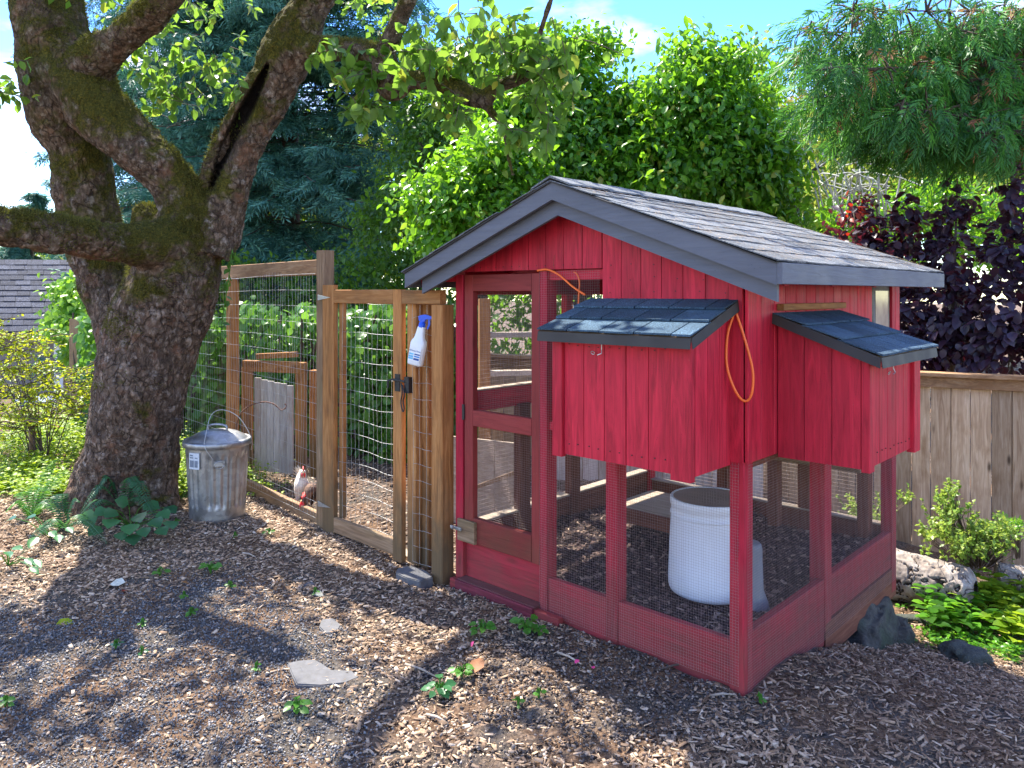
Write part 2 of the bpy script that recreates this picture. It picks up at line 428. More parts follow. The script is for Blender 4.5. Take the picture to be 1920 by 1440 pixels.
# bark with moss
def bark(name, base=(.25, .175, .125), light=(.52, .42, .34), dark=(.035, .022, .016), moss=(.072, .068, .012), moss_amt=1.0, lichen=True, mz0=1.2, mz1=2.0):
    t = NT(name); v = t.coord((1, 1, .62), rand=False); vv = t.coord((1, 1, 1), rand=False)
    b1 = t.voro(v, 26); n1 = t.noise(v, 19, 9, .7, .7); n0 = t.noise(vv, 4.3, 5, .62); n2 = t.noise(vv, 3.0, 5, .6); n3 = t.noise(vv, 70, 5, .7)
    col = t.ramp(n1, [(.3, dark), (.5, base), (.72, light)])
    col = t.mix(t.math('MULTIPLY', t.ramp(b1, [(.22, 0.0), (.5, 1.0)]), .55), col, dark)
    col = t.mix(t.math('MULTIPLY', t.ramp(n0, [(.36, 1.0), (.52, 0.0)]), .75), col, tuple(.5 * x for x in base))
    wv = t.n.new('ShaderNodeVectorMath'); wv.operation = 'ADD'; wn_ = t.n.new('ShaderNodeTexNoise'); wn_.inputs['Scale'].default_value = 7; wn_.inputs['Detail'].default_value = 7; t.l.new(vv, wn_.inputs['Vector'])
    sc_ = t.n.new('ShaderNodeVectorMath'); sc_.operation = 'SCALE'; sc_.inputs['Scale'].default_value = .24; t.l.new(wn_.outputs['Color'], sc_.inputs[0]); t.l.new(v, wv.inputs[0]); t.l.new(sc_.outputs[0], wv.inputs[1])
    ck1 = t.ramp(t.voro(wv.outputs[0], 11, 'DISTANCE_TO_EDGE'), [(.0, 1.0), (.07, 0.0)]); ck2 = t.ramp(t.voro(wv.outputs[0], 31, 'DISTANCE_TO_EDGE'), [(.0, 1.0), (.14, 0.0)])
    cm = t.ramp(t.noise(vv, 3.7, 4, .6), [(.40, 0.0), (.60, 1.0)]); ck = t.mix(cm, ck1, t.mix(.5, ck2, ck1))
    col = t.mix(t.math('MULTIPLY', ck, .65), col, tuple(.7 * x for x in dark))
    if lichen:
        lc = t.noise(vv, 11, 6, .7); col = t.mix(t.math('MULTIPLY', t.ramp(lc, [(.56, 0.0), (.66, 1.0)]), .7), col, (.42, .36, .31))
        rd = t.noise(vv, 7.3, 5, .6); col = t.mix(t.math('MULTIPLY', t.ramp(rd, [(.54, 0.0), (.70, 1.0)]), .55), col, (.27, .13, .075))
    nz_ = t.sep(t.geo('Normal'), 2); pz = t.sep(t.geo('Position'), 2)
    m = t.math('ADD', t.math('MULTIPLY', nz_, .42), t.math('MULTIPLY', t.math('SUBTRACT', n2, .5), 2.6))
    m = t.math('ADD', m, t.math('MULTIPLY', t.ramp(t.math('DIVIDE', pz, 3.0), [(mz0 / 3, 0.0), (mz1 / 3, 1.0)]), .45))
    mk = t.ramp(m, [(.30, 0.0), (.62, 1.0)])
    mc = t.ramp(n3, [(.3, tuple(x * .45 for x in moss)), (.5, moss), (.72, (moss[0] * 2.6, moss[1] * 2.0, moss[2] * 1.6))])
    col = t.mix(t.math('MULTIPLY', mk, moss_amt), col, mc)
    if name == 'apple_bark': col = t.mix(t.attr('hollow'), col, (.012, .009, .008))
    h = t.math('ADD', t.math('ADD', t.math('MULTIPLY', n1, 1.2), t.math('MULTIPLY', b1, -.9)), t.math('MULTIPLY', n3, .5))
    h = t.math('ADD', h, t.math('MULTIPLY', ck, -.7))
    return t.set(col, .9, bump=h, bdist=.022, bstr=1.0, spec=.15)
M['bark'] = bark('apple_bark')
M['bark2'] = bark('grey_bark', (.09, .075, .065), (.24, .21, .19), (.02, .016, .013), moss_amt=.2)
M['hollow'] = plain('dark_rotten_heartwood', (.018, .013, .011), .95, 0, 20, .4, bump=.004)
M['twig'] = plain('twig_bark', (.085, .06, .045), .85, 0, 30, .3)
M['moss'] = leafmat('moss', [(.045, .04, .010), (.10, .09, .016), (.17, .14, .03)], (.3, .35, .04), .25, .8)
M['apple_leaf'] = leafmat('apple_leaf', [(.045, .11, .018), (.085, .19, .03), (.15, .25, .05)], (.36, .62, .05), .5, .42, yellow=(.42, .36, .05), ob=True)
M['broad'] = leafmat('broad_leaf', [(.03, .095, .012), (.075, .23, .018), (.16, .37, .03)], (.38, .75, .02), .45, .32, yellow=(.30, .33, .05))
M['broad_y'] = leafmat('yellow_green_leaf', [(.09, .15, .02), (.19, .25, .035), (.30, .32, .06)], (.50, .60, .08), .45, .5)
M['broad_d'] = leafmat('dark_green_leaf', [(.018, .05, .012), (.045, .12, .016), (.10, .22, .02)], (.30, .60, .03), .45, .45)
M['lime'] = leafmat('lime_leaf', [(.10, .19, .01), (.20, .33, .015), (.34, .40, .02)], (.60, .80, .03), .45, .45)
M['gold'] = leafmat('golden_leaf', [(.13, .26, .01), (.27, .42, .015), (.48, .50, .03)], (.80, .75, .03), .42, .45)
M['vine'] = leafmat('vine_leaf', [(.03, .10, .015), (.07, .21, .03), (.15, .32, .05)], (.35, .70, .06), .4, .35)
M['vine_l'] = leafmat('young_vine_leaf', [(.06, .17, .02), (.14, .32, .03), (.26, .42, .05)], (.5, .85, .06), .45, .4)
M['spruce'] = leafmat('spruce_needles', [(.022, .085, .055), (.06, .185, .125), (.15, .34, .24)], (.10, .35, .22), .2, .55)
M['cypress'] = leafmat('cypress_spray', [(.025, .09, .03), (.05, .19, .05), (.11, .32, .04)], (.25, .65, .06), .35, .5)
M['deadspray'] = leafmat('brown_spray', [(.16, .06, .02), (.30, .13, .045), (.36, .22, .09)], (.5, .3, .1), .3, .7)
M['purple'] = leafmat('purple_leaf', [(.016, .011, .018), (.036, .026, .045), (.075, .056, .09)], (.35, .015, .03), .22, .36, ob=True)
M['redleaf'] = leafmat('red_leaf', [(.12, .012, .015), (.28, .03, .02), (.40, .06, .02)], (.8, .06, .02), .4, .4, ob=True)
M['hosta'] = leafmat('hosta_leaf', [(.022, .085, .035), (.04, .14, .055), (.07, .21, .07)], (.20, .5, .1), .25, .3, ob=True)
M['fern'] = leafmat('fern_frond', [(.025, .10, .045), (.05, .18, .075), (.10, .25, .09)], (.2, .5, .1), .3, .4)
M['weed'] = leafmat('weed_leaf', [(.05, .17, .02), (.09, .27, .03), (.17, .36, .05)], (.35, .7, .08), .35, .4)
M['dryleaf'] = leafmat('dry_leaf', [(.22, .07, .03), (.32, .13, .05), (.42, .25, .1)], (.5, .3, .1), .3, .6)
# ground
def ground_material():
    t = NT('soil_and_mulch'); v = t.coord((1, 1, 1), rand=False); P = t.geo('Position')
    n1 = t.noise(v, 55, 8, .7); n2 = t.noise(v, 2.2, 4, .6); n3 = t.voro(v, 60)
    mul = t.ramp(n1, [(.3, (.05, .032, .022)), (.5, (.17, .105, .065)), (.7, (.34, .23, .15))])
    soil = t.ramp(n1, [(.3, (.04, .034, .03)), (.5, (.11, .095, .08)), (.72, (.22, .19, .165))])
    col = t.mix(t.ramp(n2, [(.42, 0.0), (.58, 1.0)]), mul, soil)
    h = t.math('ADD', n1, t.math('MULTIPLY', n3, -.6))
    return t.set(col, .95, bump=h, bdist=.02, bstr=1.0, spec=.1)
M['ground'] = ground_material()
M['chips'] = bits('wood_chips', [(0, (.11, .075, .05)), (.3, (.25, .165, .105)), (.6, (.39, .27, .175)), (.85, (.52, .385, .265)), (1, (.64, .52, .39))])
M['shred'] = bits('shredded_bark', [(0, (.075, .046, .028)), (.4, (.22, .14, .088)), (.75, (.37, .255, .165)), (1, (.52, .41, .30))])
M['gravel'] = bits('gravel', [(0, (.045, .048, .055)), (.45, (.125, .13, .14)), (.8, (.22, .22, .22)), (1, (.40, .37, .34))], .7)
M['clod'] = bits('soil_clods', [(0, (.05, .042, .038)), (.5, (.12, .10, .09)), (.85, (.20, .17, .15)), (1, (.38, .31, .25))], .95)
M['straw'] = bits('dry_needles', [(0, (.14, .08, .04)), (.5, (.30, .2, .11)), (1, (.52, .40, .26))])
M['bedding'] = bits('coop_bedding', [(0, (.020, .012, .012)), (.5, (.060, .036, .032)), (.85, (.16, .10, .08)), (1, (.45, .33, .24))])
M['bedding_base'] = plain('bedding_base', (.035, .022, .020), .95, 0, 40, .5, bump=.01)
M['runsoil'] = bits('run_litter', [(0, (.06, .04, .03)), (.4, (.17, .115, .08)), (.8, (.32, .23, .17)), (1, (.5, .4, .3))])
def stone_mat(name, c, moss=(.10, .14, .09)):
    t = NT(name); v = t.coord((1, 1, 1)); n = t.noise(v, 16, 7, .65); n2 = t.noise(v, 4, 4, .6)
    col = t.ramp(n, [(.3, tuple(x * .45 for x in c)), (.7, tuple(x * 1.5 for x in c))])
    col = t.mix(t.math('MULTIPLY', t.ramp(n2, [(.45, 0.0), (.62, 1.0)]), .7), col, moss)
    return t.set(col, .92, bump=t.math('ADD', n, t.noise(v, 60, 6, .7)), bdist=.018, bstr=1.0, spec=.15)
M['stone'] = stone_mat('mossy_stone', (.10, .095, .082), (.06, .085, .05))
M['stone_b'] = stone_mat('blue_grey_stone', (.095, .10, .095), (.06, .075, .05))
def logmat():
    t = NT('bark_plates'); v = t.coord((1, 1, 1)); n = t.noise(v, 12, 7, .65); h = t.attr('rnd')
    top = t.ramp(n, [(.3, (.10, .075, .06)), (.5, (.25, .21, .18)), (.72, (.40, .37, .34))])
    col = t.mix(h, (.045, .028, .018), top)
    return t.set(col, .9, bump=n, bdist=.01, bstr=1.0)
M['log'] = logmat()

# ================================================================== GROUND
def grow(a, b, fine0, fine1, step, ratio=1.22):
    xs = list(np.arange(fine0, fine1 + step / 2, step)); s = step
    while xs[-1] < b: s *= ratio; xs.append(xs[-1] + s)
    s = step; lo = []
    x = fine0
    while x > a: s *= ratio; x -= s; lo.append(x)
    return np.array(lo[::-1] + xs)
gx = grow(-150, 150, -7.5, 2.6, .035); gy = grow(-60, 200, -3.2, 4.2, .035)
GX, GY = np.meshgrid(gx, gy); shp = GX.shape
gxx, gyy = GX.ravel(), GY.ravel()
near = ((gxx > -7.6) & (gxx < 2.7) & (gyy > -3.3) & (gyy < 4.3))
gzz = ground_z(gxx, gyy)
rough_n = np.zeros_like(gxx); pn = np.stack([gxx[near] * 9, gyy[near] * 9, gxx[near] * 0], -1)
rough_n[near] = .012 * fbm(pn, 3, 9)
clodm = np.exp(-(((gxx + .55) / .9) ** 2 + ((gyy + .95) / .45) ** 2))
pn2 = np.stack([gxx * 16, gyy * 16, gxx * 0], -1)
gzz = gzz + rough_n + clodm * .025 * vnoise(pn2, 3)
ny, nx = shp
idx = np.arange(nx * ny).reshape(ny, nx)
gf = np.stack([idx[:-1, :-1], idx[:-1, 1:], idx[1:, 1:], idx[1:, :-1]], -1).reshape(-1, 4)
g = link('ground', np_mesh('ground', np.stack([gxx, gyy, gzz], -1), gf, smooth_=True), M['ground'])
tag(g, 'bare soil under wood chip mulch and gravel around the coop', kind='structure')

def in_coop(x, y, m=0.0): return (x > -1.84 - m) & (x < 0.01 + m) & (y > -.01 - m) & (y < 2.08 + m)
def tree_at(x, y): return ((x + 5.25) ** 2 + (y + .55) ** 2) < .36
def cam_xy(x, y):
    dx = x - CAM.x; dy = y - CAM.y
    Z = -SA * dx + CA * dy; X = CA * dx + SA * dy
    return 960 + FOC * X / np.maximum(Z, .1), HORIZ + FOC * CAM.z / np.maximum(Z, .1), Z
def ground_samples(n, x0, x1, y0, y1, keep):
    x = RNG.uniform(x0, x1, n); y = RNG.uniform(y0, y1, n)
    px, py, Z = cam_xy(x, y)
    k = (px > -80) & (px < 2000) & (Z > 1.2) & keep(x, y, px, py)
    return x[k], y[k]
def gravel_mask(px, py):
    edge = 1105 + 40 * np.sin(px / 90.) + .10 * np.maximum(px - 250, 0)
    return np.clip((py - edge) / 70 + .5, 0, 1) * np.clip((760 - px) / 160, 0, 1)
CHIP = ([(-.5, -.4, 0), (.45, -.5, .0), (.52, .3, 0), (-.4, .5, 0), (-.47, -.35, .09), (.42, -.42, .07), (.46, .25, .11), (-.36, .42, .08)],
        [(4, 5, 6), (4, 6, 7), (0, 1, 5), (0, 5, 4), (1, 2, 6), (1, 6, 5), (2, 3, 7), (2, 7, 6), (3, 0, 4), (3, 4, 7)])
PEBBLE = ([(.5, 0, .02), (0, .45, -.03), (-.5, .05, .03), (0, -.42, 0), (.1, .05, .42), (-.05, 0, -.4)],
          [(0, 1, 4), (1, 2, 4), (2, 3, 4), (3, 0, 4), (1, 0, 5), (2, 1, 5), (3, 2, 5), (0, 3, 5)])
CLOD = ([(.5, 0, .12), (.2, .45, -.12), (-.35, .3, .10), (-.5, -.1, -.08), (-.1, -.5, .12), (.35, -.35, -.12), (.12, -.05, .30), (0, 0, -.3)],
        [(i, (i + 1) % 6, 6) for i in range(6)] + [((i + 1) % 6, i, 7) for i in range(6)])
def flakes(name, tmpl, x, y, lmin, lmax, aspect, mat, label=None, tilt=.45, lift=.006, z=None, rnd=None, parent=None, kind='stuff', top=None):
    n = len(x); z = (ground_z(x, y) if z is None else z)
    if top is None: top = .012 * fbm(np.stack([x * 9, y * 9, x * 0], -1), 3, 9)
    pos = np.stack([x, y, z + top + RNG.uniform(0, lift, n)], -1)
    a = RNG.uniform(0, 2 * np.pi, n); d = np.stack([np.cos(a), np.sin(a), RNG.normal(0, tilt * .5, n)], -1)
    nn = np.stack([RNG.normal(0, tilt, n), RNG.normal(0, tilt, n), np.ones(n)], -1)
    L = lmin + (lmax - lmin) * RNG.random(n) ** 2.2
    o = scatter(name, tmpl, pos, d, nn, L, mat, parent, width=L * RNG.uniform(*aspect, n), rnd=rnd)
    if label: tag(o, label)
    o['kind'] = kind
    return o
# wood chips on the path side of the fence and coop
def keep_mulch(x, y, px, py):
    base = RNG.random(len(x)) > gravel_mask(px, py) * .88
    soil = RNG.random(len(x)) < np.clip(1.9 - 1.6 * np.hypot((px - 1120) / 330, (py - 1300) / 110), 0, 1)
    return base & ~in_coop(x, y, .01) & ~tree_at(x, y) & (~soil | (RNG.random(len(x)) < .30)) & ((x < 0.05) | (y < -.2)) & (y < .2) & (x > -7.5)
x, y = ground_samples(125000, -7, 1.4, -2.7, .2, keep_mulch)
flakes('wood_chips', CHIP, x, y, .006, .038, (.22, .6), M['chips'], 'loose tan and brown wood chips spread in front of the gate and coop', lift=.012)
# finer bark beside and behind the coop on the right
def keep_right(x, y, px, py):
    return ~in_coop(x, y, .01) & (x > -.1)
x, y = ground_samples(70000, -.1, 3.0, -1.4, 3.4, keep_right)
flakes('shredded_bark', CHIP, x, y, .008, .050, (.08, .34), M['shred'], 'shredded bark and dry leaf litter to the right of the coop', tilt=.5, lift=.014)
# litter inside the run
x, y = ground_samples(26000, -7, -1.9, .12, 4.2, lambda x, y, px, py: (x < -1.9) & (px > 300))
flakes('run_litter', CHIP, x, y, .012, .05, (.25, .6), M['runsoil'], 'pale scratched wood litter on the ground inside the chicken run', lift=.01)
# gravel
def keep_gravel(x, y, px, py): return (RNG.random(len(x)) < gravel_mask(px, py) * .95 + .03)
x, y = ground_samples(115000, -5.0, .5, -2.8, -.5, keep_gravel)
flakes('gravel', PEBBLE, x, y, .006, .018, (.7, 1.0), M['gravel'], 'dark blue grey pea gravel in the foreground left of the coop', tilt=.8, lift=.007)
# crumbly soil in front of the coop
x, y = ground_samples(60000, -2.0, 1.2, -2.2, .1, lambda x, y, px, py: ~in_coop(x, y, .0) & (RNG.random(len(x)) < .08 * (px > 600) + np.clip(2.0 - 1.6 * np.hypot((px - 1120) / 330, (py - 1300) / 110), 0, 1)))
flakes('soil_crumbs', CLOD, x, y, .003, .022, (.6, 1.0), M['clod'], 'crumbly dark soil heaped along the front of the coop', tilt=.8, lift=.015)
# dry needles over everything near
x, y = ground_samples(30000, -5.5, 2.4, -2.8, 2.6, lambda x, y, px, py: ~in_coop(x, y, 0) & ~tree_at(x, y) & ((x > 0) | (y < .1)))
flakes('dry_needles', NEEDLE, x, y, .02, .075, (.35, .6), M['straw'], 'dry tan needles and grass bits strewn over mulch and gravel', tilt=.3, lift=.02)

# ================================================================== CHICKEN COOP
coop = empty('chicken_coop', (-.915, 1.03, 0), 'red chicken coop with grey trimmed shingle roof, wire mesh sides and two nest boxes', 'chicken coop')
def B(name, mat, x0, x1, y0, y1, z0, z1, parent=coop, c=.003):
    return MB().box(x0, x1, y0, y1, z0, z1, c).build(name, M[mat], parent)
RX, RZ, SL = -.915, 2.285, .375      # ridge and slope
def roof_z(x): return RZ - SL * abs(x - RX)
# posts
B('corner_post', 'redlowz', -.068, 0, 0, .085, -.03, 1.0)
B('corner_post', 'redlowz', -.068, 0, 1.99, 2.07, -.13, 1.0)
B('corner_post', 'redlowz', -1.835, -1.772, 0, .075, 0, 1.84)
B('corner_post', 'redz', -1.835, -1.765, 1.99, 2.07, -.05, 1.86)
B('post', 'redlowz', -1.168, -1.118, .0, .085, .0, 1.85)
B('post', 'redlowz', -.735, -.665, .002, .085, .0, 1.02)
B('post', 'redlowz', -.085, -.003, .915, 1.005, -.03, 1.0)
B('post', 'barez', -1.83, -1.77, .50, .60, 0, 1.02)
B('post', 'barez', -1.83, -1.77, 1.02, 1.12, 0, 1.02)
B('post', 'barez', -1.83, -1.77, 1.5, 1.58, 0, 1.02)
B('post', 'barez', -1.20, -1.12, 2.0, 2.06, .0, 1.02)
B('post', 'barez', -.60, -.52, 2.0, 2.06, .0, 1.02)
# bottom boards
B('bottom_board', 'redlowx', -1.117, -.069, .012, .05, -.03, .213)
B('bottom_board', 'redlowy', -.05, -.008, .086, .914, -.10, .243)
B('bottom_board', 'redlowy', -.05, -.008, 1.006, 1.989, .02, .243)
B('skid_board', 'barey', -.055, -.002, .92, 2.07, -.17, .012)
B('bottom_board', 'barey', -1.83, -1.79, .076, 1.99, 0, .33)
B('bottom_board', 'barex', -1.76, -.07, 2.01, 2.05, -.05, .27)
B('skid_board', 'redlowx', -1.835, -1.0, -.045, -.006, -.03, .045)
# left wall band, headers, back wall
B('wall_band', 'redy', -1.832, -1.80, .076, 1.989, 1.01, 1.135)
B('wall_band', 'redy', -1.832, -1.80, .076, 1.989, 1.72, 1.86)
B('post', 'redz', -1.83, -1.78, .98, 1.05, 1.137, 1.72)
B('ledge', 'rail_lit', -1.86, -1.785, .08, 1.985, .331, .345)  # these pale caps carry the sun on the rail tops in their colour
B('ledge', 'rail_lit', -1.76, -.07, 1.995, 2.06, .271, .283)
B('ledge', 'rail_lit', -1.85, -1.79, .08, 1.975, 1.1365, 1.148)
B('header_rail', 'barex', -1.76, -.07, 2.0, 2.05, .93, 1.02)
B('header_rail', 'redx', -1.117, -.755, .02, .06, 1.0, 1.045)
B('header_rail', 'redx', -1.117, -.755, .02, .06, 1.80, 1.853)
B('header_rail', 'barex', -.75, -.07, .03, .07, .955, 1.008)
B('header_rail', 'barey', -.06, -.02, .086, 1.989, .955, 1.008)
# nesting loft over the right part: floor and inner wall
B('loft_floor', 'barey', -.745, -.02, .02, 2.04, 1.012, 1.03)
for k, yy in enumerate(np.arange(.02, 1.9, .19)):
    B('inner_board', 'barez', -.765, -.748, yy + .03, yy + .205, 1.03, 1.95)
for k in range(5):
    B('rear_board', 'redz', -.75 + k * .15, -.605 + k * .15, 2.052, 2.07, 1.0, roof_z(-.68 + k * .15) - .05)
for k in range(7):
    B('rear_board', 'redz', -1.83 + k * .154, -1.68 + k * .154, 2.052, 2.07, 1.72, roof_z(-1.75 + k * .154) - .05)
# front siding, board by board, tops cut to the rakes
def siding_front(x0, x1, z0, y0=-.004, mat='redz', th=.018, zt=None):
    xs = [x0, x1] if not (x0 < RX < x1) else [x0, RX, x1]
    top = [(x, y0, (roof_z(x) - .055) if zt is None else zt) for x in xs]
    poly = [(x0, y0, z0), (x1, y0, z0)] + top[::-1]
    return MB().prism(poly, (0, th, 0)).build('siding_board', M[mat], coop)
xs = np.linspace(-1.86, -.753, 10)
for a, b in zip(xs[:-1], xs[1:]): siding_front(a + .0018, b - .0018, 1.856)
xs = np.linspace(-.75, -.068, 7)
for a, b in zip(xs[:-1], xs[1:]): siding_front(a + .0018, b - .0018, 1.0)
siding_front(-.064, -.001, 1.0, y0=-.014, th=.014)
# triangle of siding under the left eave
MB().prism([(-1.99, .02, 1.80), (-1.862, .02, 1.80), (-1.862, .02, 1.87), (-1.99, .02, 1.83)], (0, .015, 0)).build('siding_board', M['redz'], coop)
nl = MB()
for k in range(24):
    x_ = -.70 + (k % 6) * .125 + random.uniform(-.01, .01); z_ = (1.74, 1.80, 1.05, 1.87)[k // 6] + random.uniform(-.01, .01)
    if z_ < roof_z(x_) - .18: nl.box(x_ - .0022, x_ + .0022, -.0065, -.002, z_ - .0022, z_ + .0022)
for x_ in np.arange(-1.74, -.80, .0615): nl.box(x_ - .002, x_ + .002, -.0065, -.002, 1.876, 1.880)
nl.build('nail_heads', M['iron'], coop)['kind'] = 'stuff'
# side siding
ys = [-.001, .125, .262] + list(np.linspace(.262, 1.565, 12))[1:]
for a, b in zip(ys[:-1], ys[1:]):
    B('siding_board', 'redz', .002, .019, a + .0018, b - .0018, 1.0, 1.80, c=.0025)
B('window_post', 'iron', -.03, .012, 1.572, 1.615, 1.0, 1.80)
for y0, y1 in ((1.93, 1.99), (1.993, 2.075)):
    B('siding_board', 'redz', .002, .019, y0, y1, 1.0, 1.80, c=.0025)
B('siding_board', 'redz', .002, .019, 1.62, 1.926, 1.0, 1.42)
win = B('window', 'trimz', -.012, .004, 1.622, 1.925, 1.44, 1.80)
B('pane', 'glassy', .0045, .0065, 1.665, 1.915, 1.46, 1.745, win, 0)
B('inner_wall', 'barez', -.03, -.012, .1, 1.6, 1.03, 1.82)
# roof ---------------------------------------------------------------------
XE, XW, YF, YR = .235, -2.065, -.20, 2.12
for side, xe in ((1, XE), (-1, XW)):
    p = [(RX, YF + .006, RZ - .008), (xe, YF + .006, roof_z(xe) - .008), (xe, YF + .006, roof_z(xe) - .02), (RX, YF + .006, RZ - .02)]
    MB().prism(p, (0, YR - YF - .012, 0)).build('roof_deck', M['soffit'], coop)
    p = [q_[:2] + (q_[2] + d_,) for q_, d_ in ((p[0], .0075), (p[1], .0075), (p[1], .0015), (p[0], .0015))]; p = [(a, b - .018, c) for a, b, c in p]
    MB().prism(p, (0, YR - YF + .02, 0)).build('underlay', M['drip'], coop)
for side in (1, -1):
    xe = XE + .012 if side > 0 else XW - .012
    slope_v = Vector((xe - RX, 0, -SL * abs(xe - RX))); Ls = slope_v.length; sv = slope_v.normalized(); nv = Vector((SL * side, 0, 1)).normalized()
    nc = 9; expo = Ls / nc
    # one tab, shared by every piece of this slope
    mb = MB(); l = expo + .03; w = .298
    vs = []
    segs = 5
    for j in range(segs + 1):
        u = j / segs * w
        wob = random.uniform(-.004, .004)
        for (s_, h) in ((0, .0035), (l + wob, .0095), (l + wob, .003), (0, .0005)):
            q = sv * s_ + nv * h; vs.append((q.x, u, q.z))
    fs = []
    for j in range(segs):
        a = j * 4; b = a + 4
        fs += [(a, a + 1, b + 1, b), (a + 1, a + 2, b + 2, b + 1), (a + 2, a + 3, b + 3, b + 2), (a + 3, a, b, b + 3)]
    fs += [(0, 3, 2, 1), (segs * 4, segs * 4 + 1, segs * 4 + 2, segs * 4 + 3)]
    me = mb.add(vs, fs).mesh('shingle')
    for c in range(nc):
        off = -(c * .137 % .3)
        y_ = YF - .012 + off
        s0 = c * expo - (.03 if c else 0)
        org = Vector((RX, 0, RZ)) + sv * s0
        while y_ < YR - .01:
            if y_ + .3 < YF + .03: y_ += .3; continue
            yy = max(y_, YF - .018) if y_ < YF else y_
            yy = min(yy, YR + .012 - .298)
            o = link('shingle', me, M['shingle'], coop, False)
            o.matrix_parent_inverse = PINV(coop)
            o.location = (org.x, yy, org.z + .0006 * (nc - c) * 0 + random.uniform(0, .002) + (.0025 if yy != y_ else 0)); o.rotation_euler = (random.uniform(-.004, .004), 0, random.uniform(-.006, .006))
            y_ += .3
for k in range(8):      # ridge caps
    y0 = YF - .015 + k * .285
    mb = MB()
    q = [(-.125, -SL * .125 + .018), (0, .022), (.125, -SL * .125 + .018), (.125, -SL * .125 + .010), (0, .012), (-.125, -SL * .125 + .010)]
    mb.prism([(RX + a, y0, RZ + b + .004) for a, b in q], (0, .33, .004)).build('ridge_shingle', M['shingle'], coop)
# rake boards, frieze boards, side fascia
def rake(x_end, y0, th, z_off, w, name, mat='trimx'):
    xe = x_end
    a = (RX, y0, RZ - z_off); b = (xe, y0, roof_z(xe) - z_off)
    c = (xe, y0, roof_z(xe) - z_off - w); d = (RX, y0, RZ - z_off - w)
    MB().prism([a, b, c, d] if xe > RX else [d, c, b, a], (0, th, 0)).build(name, M[mat], coop)
rake(XE, YF, .022, .004, .088, 'rake_board'); rake(XW, YF, .022, .004, .088, 'rake_board')
rake(XE - .02, YF + .046, .02, .055, .110, 'frieze_board'); rake(XW + .105, YF + .046, .02, .055, .110, 'frieze_board')
MB().beam((XE + .012, YF + .0, roof_z(XE) - .046), (XE + .012, YR, roof_z(XE) - .046), .022, .084, (0, 0, 1), .002).build('fascia_board', M['trimy'], coop)
MB().beam((XW - .012, YF + .03, roof_z(XW) - .046), (XW - .012, YR, roof_z(XW) - .046), .022, .084, (0, 0, 1), .002).build('fascia_board', M['trimy'], coop)
MB().beam((RX, YR + .002, RZ - .05), (XE, YR + .002, roof_z(XE) - .05), .085, .02, (0, 1, 0), .002).build('rake_board', M['trimx'], coop)
for yy in (-.06, .45, 1.0, 1.55, 2.0):
    for xe in (XE - .01, XW + .01):
        MB().beam((RX, yy, RZ - .065), (xe, yy, roof_z(xe) - .065), .04, .07, (0, 0, 1), .003).build('rafter', M['soffit'], coop)

# door ---------------------------------------------------------------------
door = empty('door', (-1.47, .02, .3), None, None); door.parent = coop; door.matrix_parent_inverse = PINV(coop)
def D(name, mat, *a, c=.003): return MB().box(*a, c).build(name, M[mat], door)
D('stile', 'doorz', -1.762, -1.690, .004, .045, .27, 1.838)
D('stile', 'doorz', -1.232, -1.172, .004, .045, .27, 1.838)
D('rail', 'doorx', -1.689, -1.233, .005, .044, 1.742, 1.838)
D('rail', 'doorx', -1.689, -1.233, .005, .044, .955, 1.048)
D('rail', 'doorx', -1.689, -1.233, .003, .042, .272, .418)
D('latch_block', 'greyx', -1.80, -1.655, -.018, .002, .272, .40)
hb = D('latch_bolt', 'zinc', -1.845, -1.755, -.034, -.020, .335, .352, c=.002)
MB().tube([(-1.835, -.03, .343), (-1.80, -.055, .345), (-1.79, -.058, .365)], .005, 8).build('bolt_knob', M['zinc'], hb)
D('hinge', 'iron', -1.775, -1.755, -.006, .003, .985, 1.075)
B('kick_board', 'redlowx', -1.771, -1.169, .03, .05, .055, .268)
SILL = paint('worn_sill', (.17, .03, .045), 0, .6, .3, (.36, .38, .44), 1.0)
M['sillp'] = paint('worn_sill_top', (.13, .05, .045), 0, .7, .3, (.26, .26, .28), .95)
B('sill', 'sillp', -1.771, -1.169, -.045, .03, .045, .058)
B('sill_nosing', 'redlowx', -1.771, -1.169, -.062, -.0455, -.01, .056).data.materials[0] = SILL

